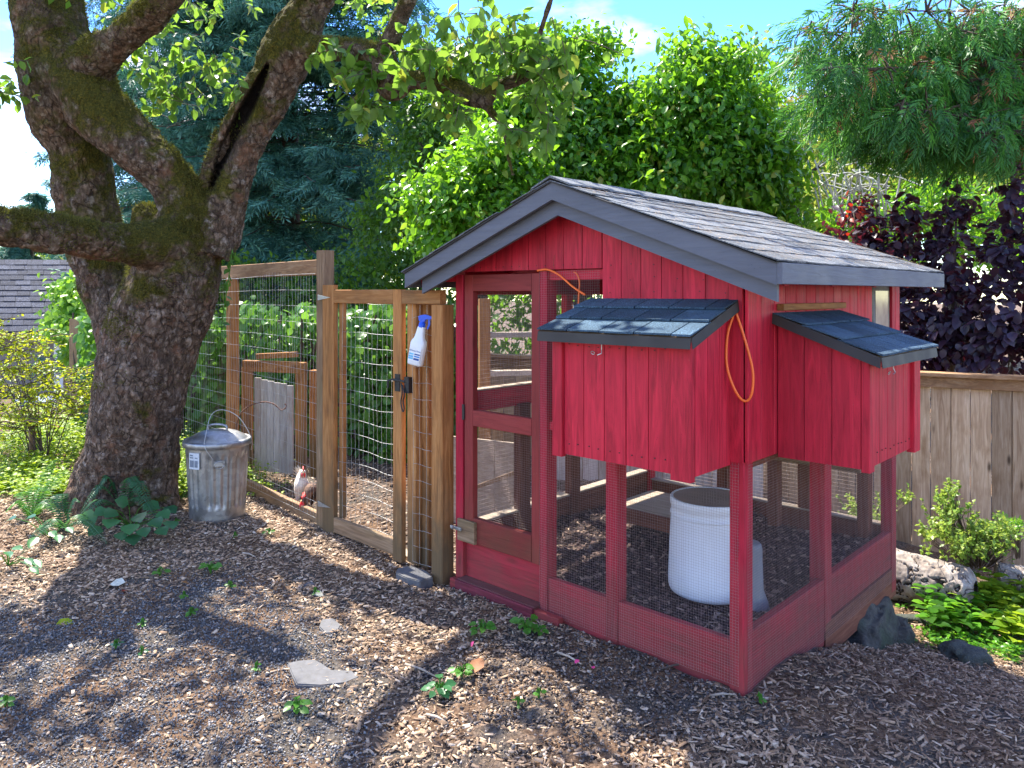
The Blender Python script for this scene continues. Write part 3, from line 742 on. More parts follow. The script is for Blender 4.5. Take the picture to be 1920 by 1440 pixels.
# wire cloth ---------------------------------------------------------------
def wirecloth(name, org, u, v, lu, lv, step, r, mat, parent, seg=7, wob=.0015, stepv=None, sag=0.0):
    """square woven wire: one thin three sided rod per wire"""
    org = np.array(org, float); u = unit(np.array(u, float)); v = unit(np.array(v, float)); n = np.cross(u, v)
    vs, fs = [], []
    stepv = stepv or step
    def add(a, b, side, ph, L):
        base = len(vs)
        for k in range(seg + 1):
            t = k / seg; p = a + (b - a) * t
            p = p + n * (wob * math.sin(ph + t * 9) + (r if side is u else -r)) + side * wob * math.sin(ph * 1.7 + t * 6.3)
            if sag: p = p + np.array([0, 0, -1.]) * sag * (math.sin(t * math.pi * 2 + ph * .35) * .6 + math.sin(t * 17 + ph) * .18)
            for i in range(3):
                an = 2 * math.pi * i / 3
                vs.append(p + side * r * math.cos(an) + n * r * math.sin(an))
        for k in range(seg):
            for i in range(3):
                j = (i + 1) % 3
                fs.append((base + k * 3 + i, base + k * 3 + j, base + (k + 1) * 3 + j, base + (k + 1) * 3 + i))
    k = 0; s_ = 0.0
    while s_ <= lu + 1e-6:
        add(org + u * s_, org + u * s_ + v * lv, u, k * .9, lv); s_ += step; k += 1
    s_ = 0.0
    sg = sag; 
    while s_ <= lv + 1e-6:
        add(org + v * s_, org + v * s_ + u * lu, v, k * .37, lu); s_ += stepv; k += 1
    me = np_mesh(name, np.array(vs), np.array(fs), smooth_=False)
    o = link(name, me, M[mat], parent); o['kind'] = 'stuff'
    return o
WS, WR = .0127, .00042
wirecloth('wire_mesh', (-1.166, -.0025, .03), (1, 0, 0), (0, 0, 1), .40, 1.82, WS, WR, 'wire_d', coop)
wirecloth('wire_mesh', (-.762, -.0025, .03), (1, 0, 0), (0, 0, 1), .74, .965, WS, WR, 'wire_d', coop)
wirecloth('wire_mesh', (.0035, .03, -.06), (0, 1, 0), (0, 0, 1), 2.02, 1.05, WS, WR, 'wire_d', coop)
wirecloth('wire_mesh', (-1.70, .047, 1.05), (1, 0, 0), (0, 0, 1), .48, .70, WS, WR, 'wire_d', door)
wirecloth('wire_mesh', (-1.70, .047, .40), (1, 0, 0), (0, 0, 1), .48, .57, WS, WR, 'wire_d', door)
wirecloth('wire_mesh', (-1.76, 2.053, .25), (1, 0, 0), (0, 0, 1), 1.69, .75, .0254, .0007, 'wire_d', coop)
wirecloth('wire_mesh', (-1.836, .08, .30), (0, 1, 0), (0, 0, 1), 1.9, .71, .0254, .0007, 'wire_d', coop)
wirecloth('wire_mesh', (-1.836, .08, 1.13), (0, 1, 0), (0, 0, 1), 1.9, .60, .0254, .0007, 'wire_d', coop)

# nest boxes ---------------------------------------------------------------
def nest_box(T, L, depth, z0, zb, zf, over, name_label):
    """T maps local (along the wall, out from the wall, up) to the place"""
    n = empty('nest_box', T(L / 2, depth / 2, z0), None, None); n.parent = coop; n.matrix_parent_inverse = PINV(coop)
    n['label'] = name_label
    def box(name, mat, a0, a1, b0, b1, c0, c1, c=.003):
        P_, Q_ = T(a0, b0, c0), T(a1, b1, c1)
        mn = [min(p, q) for p, q in zip(P_, Q_)]; mxx = [max(p, q) for p, q in zip(P_, Q_)]
        return MB().box(mn[0], mxx[0], mn[1], mxx[1], mn[2], mxx[2], c).build(name, M[mat], n)
    zt = lambda b: zb + (zf - zb) * b / depth
    tw = .095
    box('trim_board', 'redz', 0, tw * .62, depth - .018, depth + .018, z0 - .012, zt(depth) - .01)
    box('trim_board', 'redz', L - tw, L, depth - .018, depth + .018, z0 - .02, zt(depth) - .01)
    ws = np.linspace(tw * .62, L - tw, 6 if L < .75 else 7)
    for a, b in zip(ws[:-1], ws[1:]): box('board', 'redz', a + .0015, b - .0015, depth - .016, depth + .002 * random.random(), z0, zt(depth) - .01, .002)
    for side in (0, 1):
        a0, a1 = (0, .017) if side == 0 else (L - .017, L)
        bs = np.linspace(.004, depth - .018, 4)
        for b0, b1 in zip(bs[:-1], bs[1:]):
            poly = [T(a0, b0 + .0015, z0), T(a0, b1 - .0015, z0), T(a0, b1 - .0015, zt(b1) - .006), T(a0, b0 + .0015, zt(b0) - .006)]
            e = Vector(T(a1, 0, 0)) - Vector(T(a0, 0, 0))
            MB().prism(poly, e).build('board', M['redz'], n)
    nl = MB()
    for a, b in zip(ws[:-1], ws[1:]):
        for fz in (z0 + .05, zt(depth) - .07):
            for q in (.28, .72):
                P0 = Vector(T(a + (b - a) * q, depth + .003, fz + random.uniform(-.006, .006))); nl.box(P0.x - .0022, P0.x + .0022, P0.y - .0022, P0.y + .0022, P0.z - .0022, P0.z + .0022)
    nl.build('nail_heads', M['iron'], n)['kind'] = 'stuff'
    box('floor_board', 'barex', .02, L - .02, .004, depth - .02, z0 + .01, z0 + .025)
    # lid: deck, drip edge, three courses of tabs
    o = over; d0, d1 = .0, depth + .075
    s_tot = d1 - d0
    def R(a, b, h=0.0):
        return Vector(T(a, b, zb + (zf - zb) * b / depth + h))
    MB().add([R(-o, d0, .0), R(L + o, d0, .0), R(L + o, d1, .0), R(-o, d1, .0), R(-o, d0, .014), R(L + o, d0, .014), R(L + o, d1, .014), R(-o, d1, .014)],
             [(0, 1, 2, 3), (4, 7, 6, 5), (0, 4, 5, 1), (1, 5, 6, 2), (2, 6, 7, 3), (3, 7, 4, 0)]).build('lid', M['greyx'], n)
    t = .0025; dh = .044
    def strip(P0, P1, outv):
        outv = Vector(outv) * t
        a = P0 + Vector((0, 0, .016)); b = P1 + Vector((0, 0, .016)); c_ = P1 + Vector((0, 0, .016 - dh)) + outv * 2.5; d_ = P0 + Vector((0, 0, .016 - dh)) + outv * 2.5
        vs = [a, b, c_, d_, a + outv, b + outv, c_ + outv, d_ + outv]
        MB().add(vs, [(0, 3, 2, 1), (4, 5, 6, 7), (0, 1, 5, 4), (1, 2, 6, 5), (2, 3, 7, 6), (3, 0, 4, 7)]).build('drip_edge', M['drip'], n)
    ov = Vector(T(0, 1, 0)) - Vector(T(0, 0, 0)); av = Vector(T(1, 0, 0)) - Vector(T(0, 0, 0))
    strip(R(-o, d1), R(L + o, d1), ov); strip(R(L + o, d0), R(L + o, d1), av); strip(R(-o, d0), R(-o, d1), -av)
    nc = 3; ex = s_tot / nc
    for c in range(nc):
        b0 = d0 + c * ex - (.02 if c else 0); b1 = d0 + (c + 1) * ex + (.008 if c == nc - 1 else .0)
        a = -o - .004 - (c % 2) * .09
        while a < L + o:
            x0 = max(a, -o - .004); x1 = min(a + .176, L + o + .004)
            if x1 - x0 > .02:
                ed = random.uniform(-.003, .003)
                vs = [R(x0 + .0015, b0, .016), R(x1 - .0015, b0, .016), R(x1 - .0015, b1 + ed, .026), R(x0 + .0015, b1 + ed, .026), R(x0 + .0015, b0, .0205), R(x1 - .0015, b0, .0205), R(x1 - .0015, b1 + ed, .034), R(x0 + .0015, b1 + ed, .034)]
                MB().add(vs, [(0, 1, 2, 3), (4, 7, 6, 5), (0, 4, 5, 1), (1, 5, 6, 2), (2, 6, 7, 3), (3, 7, 4, 0)]).build('shingle', M['shingle_nest'], n)
            a += .18
    # hook and eye
    hx = L * .40 if L < .75 else L * .44
    hk = MB().tube([T(hx, depth + .022, zf - .035), T(hx, depth + .024, zf - .085), T(hx + .004, depth + .03, zf - .10), T(hx - .018, depth + .03, zf - .108)], .0022, 6).build('hook', M['zinc'], n)
    MB().tube([T(hx - .05 + .009 * math.cos(q), depth + .022 + .004 * math.sin(q), zf - .10 + .007 * math.sin(q)) for q in np.linspace(0, 6.28, 13)], .002, 6).build('eye', M['zinc'], hk)
    return n
def T1(a, b, c): return (-.787 + a, -b - .005, c)
nest_box(T1, .73, .325, .985, 1.685, 1.565, .035, 'nest box on the front wall left of the corner')
def T2(a, b, c): return (b + .02, .285 + a, c)
nest_box(T2, .72, .385, .985, 1.622, 1.478, .045, 'nest box on the right wall past the corner')
B('ledger', 'cedary', .020, .052, .285, 1.06, 1.652, 1.682)

# inside -------------------------------------------------------------------
def bed_z(x, y): return .165 + .05 * smooth(.9, 0, np.asarray(y)) * 0 + .045 * vnoise(np.stack([np.asarray(x) * 3.1, np.asarray(y) * 3.1, np.asarray(x) * 0], -1), 4)
bx = np.linspace(-1.79, -.052, 60); by = np.linspace(.052, 2.0, 60); BX, BY = np.meshgrid(bx, by)
bidx = np.arange(3600).reshape(60, 60)
bf = np.stack([bidx[:-1, :-1], bidx[:-1, 1:], bidx[1:, 1:], bidx[1:, :-1]], -1).reshape(-1, 4)
bed = link('bedding', np_mesh('bedding', np.stack([BX.ravel(), BY.ravel(), bed_z(BX.ravel(), BY.ravel())], -1), bf, smooth_=True), M['bedding_base'], coop)
bed['kind'] = 'stuff'
n = 15000; x = RNG.uniform(-1.79, -.055, n); y = RNG.uniform(.055, 2.0, n)
o = flakes('litter', CHIP, x, y, .010, .05, (.25, .7), M['bedding'], None, tilt=.6, lift=.016, z=bed_z(x, y), top=0, parent=coop)
# shelf, bench and braces seen through the mesh
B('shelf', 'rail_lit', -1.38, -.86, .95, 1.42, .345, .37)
B('shelf_edge', 'barex', -1.38, -.86, .925, .949, .28, .368)
B('shelf_leg', 'barez', -1.37, -1.32, .955, 1.0, .12, .344)
B('shelf_leg', 'barez', -.92, -.87, .955, 1.0, .12, .344)
B('shelf_leg', 'barez', -1.37, -1.32, 1.36, 1.41, .12, .344)
B('bench_top', 'greyx', -.72, -.10, 1.72, 1.98, .64, .68)
B('bench_leg', 'barez', -.70, -.63, 1.75, 1.82, .2, .639)
B('bench_leg', 'barez', -.18, -.11, 1.9, 1.97, .2, .639)
MB().beam((-1.70, 1.9, .50), (-.60, 1.30, .80), .05, .05, (0, 0, 1)).build('roost', M['greyx'], coop)
MB().beam((-1.5, .35, 1.28), (-1.5, 1.95, 1.22), .045, .045, (0, 0, 1)).build('roost', M['greyy'], coop)
MB().beam((-.35, 1.85, .66), (-.04, 1.3, .98), .05, .07, (0, 0, 1)).build('brace', M['barex'], coop)
# dead twigs and debris on the roof
n = 2200; s_ = RNG.random(n) ** .8; yy = RNG.uniform(YF, YR, n); xx = RX + s_ * (XE - RX)
pos = np.stack([xx, yy, RZ - SL * (xx - RX) + .018], -1); a = RNG.uniform(0, 6.28, n)
d = np.stack([np.cos(a), np.sin(a), -SL * np.cos(a)], -1); nn = np.tile([SL, 0, 1.], (n, 1))
o = scatter('roof_needles', NEEDLE, pos, d, nn, RNG.uniform(.02, .07, n), M['straw'], coop, width=RNG.uniform(.03, .09, n)); o['kind'] = 'stuff'

# white bucket
bc = gpt(1336, 1130); bc = Vector((-.455, .545, .175))
bu = empty('bucket', bc, 'big white plastic tub of murky water standing inside the coop behind the corner post', 'bucket')
prof = [(0, 0), (.19, 0), (.210, .010), (.218, .03), (.219, .08), (.212, .25), (.204, .395), (.204, .40), (.208, .402), (.208, .410), (.204, .412), (.203, .445), (.2065, .450), (.2085, .47), (.2075, .487), (.203, .492), (.192, .489), (.189, .47), (.188, .455)]
MB().lathe(prof, 56, bc).build('body', M['bucket'], bu, True)
MB().lathe([(0, .488), (.192, .488)], 48, bc).build('water', M['water'], bu)
# grey feeder
fc = at(1408, 1100, 3.75)
fd = empty('feeder', (fc.x, fc.y, .17), 'grey plastic feeder just right of the corner post inside the coop', 'feeder')
MB().lathe([(0, .33), (.040, .33), (.050, .32), (.054, .30), (.060, .10), (.085, .03), (.09, .0), (.02, .0)], 40, (fc.x, fc.y, .17)).build('body', M['feeder'], fd, True)

# orange cord over the front vent and nest lid
def bez(pts, n=12):
    pts = [Vector(p) for p in pts]; out = []
    P_ = [pts[0]] + pts + [pts[-1]]
    for i in range(1, len(P_) - 2):
        for k in range(n):
            t = k / n; a, b, c, d_ = P_[i - 1], P_[i], P_[i + 1], P_[i + 2]
            out.append(.5 * ((2 * b) + (c - a) * t + (2 * a - 5 * b + 4 * c - d_) * t * t + (3 * b - a - 3 * c + d_) * t ** 3))
    out.append(pts[-1]); return out
cd = empty('extension_cord', (-1.15, -.02, 1.85), 'orange cord strung from the vent over the front nest box and looping at the corner', 'cord')
MB().tube(bez([(-1.175, -.010, 1.852), (-1.10, -.012, 1.855), (-1.02, -.014, 1.825), (-.93, -.016, 1.765), (-.845, -.02, 1.722)]), .0055, 8).build('cable', M['cord'], cd, True)
MB().tube(bez([(-.98, .03, 1.84), (-.935, .02, 1.835), (-.91, .015, 1.79), (-.915, .015, 1.70), (-.92, .02, 1.60)]), .0045, 8).build('cable', M['cord'], cd, True)
MB().tube(bez([(-.030, -.03, 1.645), (-.048, -.055, 1.55), (-.048, -.06, 1.42), (-.015, -.05, 1.315), (.012, -.02, 1.27), (.04, -.012, 1.30), (.045, -.010, 1.40), (.015, -.02, 1.53), (-.02, -.03, 1.645)]), .0055, 8).build('loop', M['cord'], cd, True)
MB().tube([(-1.055, -.006, 1.845), (-1.045, -.03, 1.875), (-1.050, -.02, 1.93)], .0012, 5).build('tie', M['straw'], cd)

# ================================================================== GATE AND RUN FENCE
YG = .05
def cedar_thing(name, parts_, loc, label, cat, group=None):
    t = empty(name, loc, label, cat, group)
    for nm, mat, box in parts_: MB().box(*box, .004).build(nm, M[mat], t)
    return t
gp = empty('fence_post', (-3.31, .06, 0), 'tallest cedar gate post, left of the wire gate', 'fence post')
MB().box(-3.355, -3.265, .005, .105, -.05, 2.045, .006).build('post', M['greyz'], gp)
MB().tube([(-3.262, -.004, 1.70), (-3.20, -.01, 1.70)], .006, 6).build('hinge_pin', M['zinc'], gp)
p2 = empty('fence_post', (-2.2, .10, 0), 'cedar latch post between the gate and the narrow wire strip', 'fence post')
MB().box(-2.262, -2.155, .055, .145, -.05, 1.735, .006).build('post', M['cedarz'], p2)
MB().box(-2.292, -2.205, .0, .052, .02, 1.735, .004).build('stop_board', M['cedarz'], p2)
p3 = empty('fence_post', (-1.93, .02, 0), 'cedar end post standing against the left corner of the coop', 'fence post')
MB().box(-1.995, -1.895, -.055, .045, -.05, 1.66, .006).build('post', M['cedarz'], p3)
hd = tag(MB().box(-2.27, -1.905, -.06, -.012, 1.662, 1.75, .004).build('header_board', M['cedarx']), 'short cedar board bridging latch post and end post above the spray bottle', 'board')
gt = empty('gate', (-2.8, .02, 0), 'cedar framed welded wire gate between tall post and latch post', 'gate')
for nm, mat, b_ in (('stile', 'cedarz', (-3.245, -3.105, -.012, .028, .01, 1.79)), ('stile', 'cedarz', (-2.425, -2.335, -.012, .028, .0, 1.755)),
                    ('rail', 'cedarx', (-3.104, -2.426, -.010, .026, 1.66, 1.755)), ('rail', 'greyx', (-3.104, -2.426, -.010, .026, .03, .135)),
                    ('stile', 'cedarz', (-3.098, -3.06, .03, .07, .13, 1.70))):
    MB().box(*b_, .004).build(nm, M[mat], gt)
wirecloth('wire_mesh', (-3.10, .03, .13), (1, 0, 0), (0, 0, 1), .68, 1.55, .0508, .0012, 'wire', gt, seg=14, wob=.004, stepv=.102, sag=.008)
for zz in (1.70, .20):
    h = MB().add([(-3.30, -.016, zz + .02), (-3.30, -.016, zz - .02), (-3.20, -.016, zz - .008), (-3.14, -.016, zz), (-3.20, -.016, zz + .008), (-3.30, -.012, zz + .02), (-3.30, -.012, zz - .02), (-3.20, -.012, zz - .008), (-3.14, -.012, zz), (-3.20, -.012, zz + .008)],
                 [(0, 4, 3, 2, 1), (5, 6, 7, 8, 9), (0, 1, 6, 5), (1, 2, 7, 6), (2, 3, 8, 7), (3, 4, 9, 8), (4, 0, 5, 9)]).build('strap_hinge', M['zinc'], gt)
# gate latch with snap link
lt = MB().box(-2.395, -2.345, -.019, -.0125, 1.10, 1.21, .001).build('latch', M['iron'], gt)
MB().tube([(-2.43, -.045, 1.12), (-2.43, -.045, 1.165), (-2.40, -.03, 1.175), (-2.27, -.03, 1.17)], .008, 8).build('bar', M['iron'], lt)
MB().box(-2.282, -2.235, -.034, -.001, 1.10, 1.20, .003).build('catch', M['iron'], lt)
MB().tube(bez([(-2.30, -.04, 1.16), (-2.285, -.045, 1.10), (-2.298, -.045, 1.04), (-2.28, -.045, .985), (-2.265, -.045, 1.0), (-2.275, -.045, 1.05), (-2.262, -.045, 1.09), (-2.285, -.042, 1.15)], 6), .0045, 7).build('snap_link', M['iron'], lt)
sw = wirecloth('wire_panel', (-2.205, -.022, .05), (1, 0, 0), (0, 0, 1), .205, 1.66, .066, .0013, 'wire', None, seg=12, wob=.004, stepv=.102, sag=.003)
del sw['kind']; tag(sw, 'narrow strip of welded wire closing the gap beside the coop', 'wire panel')
# run fence, running away to the left
FD = Vector((-CA * .664 * 1.0 - SA * .748, -SA * .664 + CA * .748, 0)).normalized()
F0 = Vector((-3.33, .075, 0)); FN = Vector((-FD.y, FD.x, 0))
FT = [1.78, 3.55, 5.2, 6.9, 8.5]
labs = ['cedar run post with white cap tape, just right of the apple trunk', 'cedar run post hidden behind the apple trunk', 'cedar run post behind the left side of the apple trunk', 'cedar run post beside the left edge of the apple trunk', 'dark vine covered corner post of the run near the neighbour house']
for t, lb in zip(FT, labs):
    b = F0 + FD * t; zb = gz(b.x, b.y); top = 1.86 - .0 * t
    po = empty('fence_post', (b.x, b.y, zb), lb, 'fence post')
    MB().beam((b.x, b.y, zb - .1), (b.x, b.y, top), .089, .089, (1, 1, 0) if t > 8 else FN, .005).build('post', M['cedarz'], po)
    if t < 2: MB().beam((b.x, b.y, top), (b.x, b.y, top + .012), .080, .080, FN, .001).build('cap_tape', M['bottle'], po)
rf = empty('run_fence', F0, 'galvanised welded wire fence with top rail running left from the tall post', 'fence')
r0 = F0 + Vector((0, 0, 1.925)) + FD * .05; r1 = F0 + FD * 3.6 + Vector((0, 0, 1.925))
MB().beam(r0, r1, .045, .115, (0, 0, 1), .004).build('top_rail', M['silverx'], rf)
MB().beam(F0 + FD * .05 + Vector((0, 0, .045)) + FN * .02, F0 + FD * 5.4 + Vector((0, 0, .05)) + FN * .02, .04, .11, (0, 0, 1), .004).build('bottom_board', M['greyx'], rf)
wirecloth('wire_mesh', F0 + FD * .05 + FN * .055 + Vector((0, 0, .08)), FD, (0, 0, 1), 8.4, 1.80, .0508, .0013, 'wire', rf, seg=46, wob=.006, stepv=.118, sag=.028)
# threshold timber under the gate
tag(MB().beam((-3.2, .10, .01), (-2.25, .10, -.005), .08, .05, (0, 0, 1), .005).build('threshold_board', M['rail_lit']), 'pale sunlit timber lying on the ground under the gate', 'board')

# spray bottle hooked on the wire
sb_o = Vector((-2.12, -.075, 1.29))
sb = empty('spray_bottle', sb_o, 'white spray bottle with blue trigger head hooked on the wire by the coop', 'spray bottle')
tilt = Matrix.Rotation(rad(11), 4, (0, 1, 0))
yaw_b = Matrix.Rotation(rad(22), 4, (0, 0, 1))
TB = Matrix.Translation(sb_o) @ yaw_b @ tilt
def tb(mb):
    mb.v = [tuple(TB @ Vector(q)) for q in mb.v]; return mb
def ov(prof, n=28):
    mb = MB()
    for (w, d_, z) in prof:
        for i in range(n):
            t = 2 * math.pi * i / n; c_, s2 = math.cos(t), math.sin(t)
            e = .62
            mb.v.append((w * math.copysign(abs(c_) ** e, c_), d_ * math.copysign(abs(s2) ** e, s2), z))
    for k in range(len(prof) - 1):
        for i in range(n):
            j = (i + 1) % n; mb.f.append((k * n + i, k * n + j, (k + 1) * n + j, (k + 1) * n + i))
    return mb
tb(ov([(0, 0, 0), (.046, .026, 0), (.050, .030, .008), (.051, .031, .10), (.051, .031, .135), (.047, .029, .150), (.034, .022, .168), (.029, .021, .19), (.023, .019, .235), (.020, .018, .24)])).build('bottle', M['bottle'], sb, True)
tb(MB().lathe([(.021, .236), (.021, .262), (.015, .266), (.014, .275)], 20)).build('cap', M['blue'], sb, True)
tb(MB().prism([(-.020, -.011, .272), (.016, -.011, .272), (.020, -.011, .290), (.062, -.011, .300), (.065, -.011, .316), (.010, -.011, .318), (-.018, -.011, .308), (-.030, -.011, .300)], (0, .022, 0))).build('spray_head', M['blue'], sb)
tb(MB().prism([(.036, -.006, .298), (.048, -.006, .298), (.055, -.006, .262), (.046, -.006, .232), (.038, -.006, .236), (.044, -.006, .262)], (0, .012, 0))).build('trigger', M['blue'], sb)
M['lab_l'] = plain('pale_blue_print', (.16, .50, .72), .5); M['lab_d'] = plain('navy_print', (.02, .07, .27), .5); M['lab_m'] = plain('mid_blue_print', (.05, .25, .60), .5)
lab = tb(MB().box(-.040, .040, -.0325, -.0318, .028, .115)).build('label', M['bottle'], sb)
for (a0, a1, z0, z1, m) in ((-.038, -.006, .036, .046, 'lab_l'), (-.038, -.006, .048, .060, 'lab_l'), (-.038, -.006, .064, .074, 'lab_l'), (.0, .037, .066, .074, 'lab_d'), (.0, .037, .052, .061, 'lab_m'), (-.002, .036, .034, .047, 'lab_d')):
    tb(MB().box(a0, a1, -.0334, -.0328, z0, z1)).build('print_block', M[m], lab)
def text_mesh(s, size, mat, parent, mw, name='lettering', ext=.0004):
    cu = bpy.data.curves.new(name, 'FONT'); cu.body = s; cu.size = size; cu.extrude = ext; cu.resolution_u = 3
    cu.align_x = 'CENTER'
    tmp = bpy.data.objects.new(name, cu); COL.objects.link(tmp)
    dg = bpy.context.evaluated_depsgraph_get(); me = bpy.data.meshes.new_from_object(tmp.evaluated_get(dg))
    bpy.data.objects.remove(tmp); me.transform(mw); me.materials.clear()
    return link(name, me, mat, parent)
text_mesh('All Purpose Cleaner', .0115, M['lab_d'], lab, TB @ Matrix.Translation((0, -.0332, .086)) @ Matrix.Rotation(rad(90), 4, 'X') @ Matrix.Diagonal((.82, 1.2, 1, 1)))

# ================================================================== GARBAGE CAN
cc = gpt(408, 966)
cc.z = gz(cc.x, cc.y) - .01
can = empty('garbage_can', cc, 'galvanised fluted garbage can with domed lid standing beside the apple trunk', 'garbage can')
def can_mat():
    t = NT('galvanised_sheet'); v = t.coord((1, 1, 1), rand=False); vv = t.voro(v, 28, out='Color'); n = t.noise(v, 5, 5, .6)
    col = t.mix(.35, t.ramp(n, [(.3, (.24, .24, .23)), (.7, (.46, .47, .48))]), t.ramp(t.sep(vv, 0), [(0, .20), (1, .56)]))
    st = t.noise(t.coord((1, 1, .15), rand=False), 14, 5, .65)
    col = t.mix(t.math('MULTIPLY', t.ramp(st, [(.55, 0.0), (.75, 1.0)]), .5), col, (.20, .16, .12))
    return t.set(col, t.ramp(n, [(.3, .34), (.7, .56)]), .85, bump=n, bdist=.002)
M['can'] = can_mat()
def flute(t, z, r):
    m = max(0.0, min(1, (z - .10) / .03)) * max(0.0, min(1, (.515 - z) / .03))
    g_ = 0.5 + 0.5 * math.cos(t * 26)
    seam = 0.0 if (t * 6 / (2 * math.pi)) % 1 > .16 else 1.0
    return -.013 * m * (1 - seam) * g_
prof = [(0, .006), (.195, .006), (.199, 0), (.204, .004), (.204, .03), (.205, .09)] + [(.205 + .028 * (z - .09) / .5, z) for z in np.linspace(.10, .56, 24)] + [(.236, .575), (.242, .582), (.242, .590), (.235, .594)]
MB().lathe(prof, 180, cc, flute).build('body', M['can'], can, True)
lid = MB().lathe([(.248, .560), (.251, .562), (.251, .596), (.246, .604), (.238, .606), (.225, .602), (.215, .610), (.20, .622), (.15, .650), (.09, .668), (.04, .674), (0, .675)], 72, cc).build('lid', M['can'], can, True)
MB().tube(bez([(cc.x - .065, cc.y - .04, cc.z + .665), (cc.x - .06, cc.y - .04, cc.z + .70), (cc.x, cc.y, cc.z + .712), (cc.x + .06, cc.y + .04, cc.z + .70), (cc.x + .065, cc.y + .04, cc.z + .665)], 6), .009, 8).build('lid_handle', M['can'], lid, True)
ca = math.atan2(CAM.y - cc.y, CAM.x - cc.x)
def canp(da, r, z): return Vector((cc.x + r * math.cos(ca + da), cc.y + r * math.sin(ca + da), cc.z + z))
# bail wire over the lid
MB().tube(bez([canp(1.5, .245, .50), canp(1.35, .25, .60), canp(1.2, .17, .76), canp(.6, .08, .83), canp(-.5, .09, .80), canp(-.45, .19, .66), canp(-.35, .252, .58), canp(-.1, .244, .48)], 8), .0032, 6).build('bail', M['wire'], can, True)
br = MB().box(-.04, .04, -.006, .006, -.022, .022, .003).build('bracket', M['can'], can)
br.matrix_parent_inverse = Matrix.Identity(4); br.location = canp(.05, .237, .455) - cc; br.rotation_euler = (0, 0, ca + .05 + rad(90))
MB().tube([canp(.05 + .14 * math.cos(q), .245, .445 + .026 * math.sin(q)) for q in np.linspace(0, math.pi * 2, 18)], .004, 6).build('side_handle', M['can'], can, True)
# paper sticker
M['sticker'] = plain('faded_sticker', (.55, .58, .60), .6, 0, 40, .08); M['ink'] = plain('faded_ink', (.16, .19, .23), .6)
mb = MB(); 
for k in range(7):
    for z in (.415, .535): mb.v.append(tuple(canp(-.98 + k * .07, .2385 + .0, z)))
for k in range(6): mb.f.append((2 * k, 2 * k + 2, 2 * k + 3, 2 * k + 1))
stk = mb.build('sticker', M['sticker'], can)
for (a0, a1, z0, z1) in ((-.93, -.80, .512, .522), (-.93, -.78, .495, .504), (-.72, -.62, .495, .504), (-.93, -.76, .43, .48), (-.73, -.62, .43, .48)):
    mb = MB(); mb.v = [tuple(canp(a, .2405, z)) for z in (z0, z1) for a in (a0, (a0 + a1) / 2, a1)]; mb.f = [(0, 1, 4, 3), (1, 2, 5, 4)]
    mb.build('print_block', M['ink'], stk)
# shepherd hook by the fence
hb0 = at(440, 800, 6.45); hb0.z = gz(hb0.x, hb0.y)
hk = empty('shepherd_hook', hb0, 'thin rusty shepherd hook rod arching right above the garbage can', 'hook')
MB().tube(bez([hb0, at(441, 900, 6.45), at(442, 850, 6.45), at(445, 790, 6.45), at(462, 765, 6.42), at(490, 754, 6.4), at(512, 757, 6.38), at(526, 768, 6.36), at(534, 766, 6.36), at(537, 761, 6.36), at(534, 757, 6.36)], 8), .0058, 8).build('rod', M['rust'], hk, True)

# ================================================================== HENS
def skin_body(name, verts, edges, radii, mat, parent, sub=2):
    me = bpy.data.meshes.new(name); me.from_pydata([tuple(v) for v in verts], edges, []); o = bpy.data.objects.new(name, me); COL.objects.link(o)
    sk = o.modifiers.new('skin', 'SKIN'); me.skin_vertices[0].data[0].use_root = True
    for i, r in enumerate(radii):
        me.skin_vertices[0].data[i].radius = (r, r) if not isinstance(r, tuple) else r
    ss = o.modifiers.new('sub', 'SUBSURF'); ss.levels = sub; ss.render_levels = sub
    dg = bpy.context.evaluated_depsgraph_get(); m2 = bpy.data.meshes.new_from_object(o.evaluated_get(dg))
    bpy.data.objects.remove(o)
    m2.polygons.foreach_set('use_smooth', [True] * len(m2.polygons)); m2.materials.clear()
    return link(name, m2, mat, parent)
def feather_mat(name, c1, c2, c3):
    t = NT(name); v = t.coord((1, 1, 1), rand=False); n = t.voro(v, 70); n2 = t.noise(v, 12, 5, .6)
    col = t.ramp(n2, [(.35, c1), (.55, c2), (.72, c3)]); col = t.mix(1.0, col, t.ramp(n, [(.1, .75), (.5, 1.05)]), 'MULTIPLY')
    return t.set(col, .8, bump=n, bdist=.006)
M['white_f'] = feather_mat('white_feathers', (.55, .40, .28), (.78, .74, .68), (.85, .83, .80))
M['brown_f'] = feather_mat('brown_feathers', (.03, .02, .015), (.14, .07, .04), (.35, .22, .12))
M['comb'] = plain('red_comb', (.62, .02, .02), .45, 0, 60, .2)
M['beak'] = plain('beak', (.45, .32, .14), .4, 0, 60, .2)
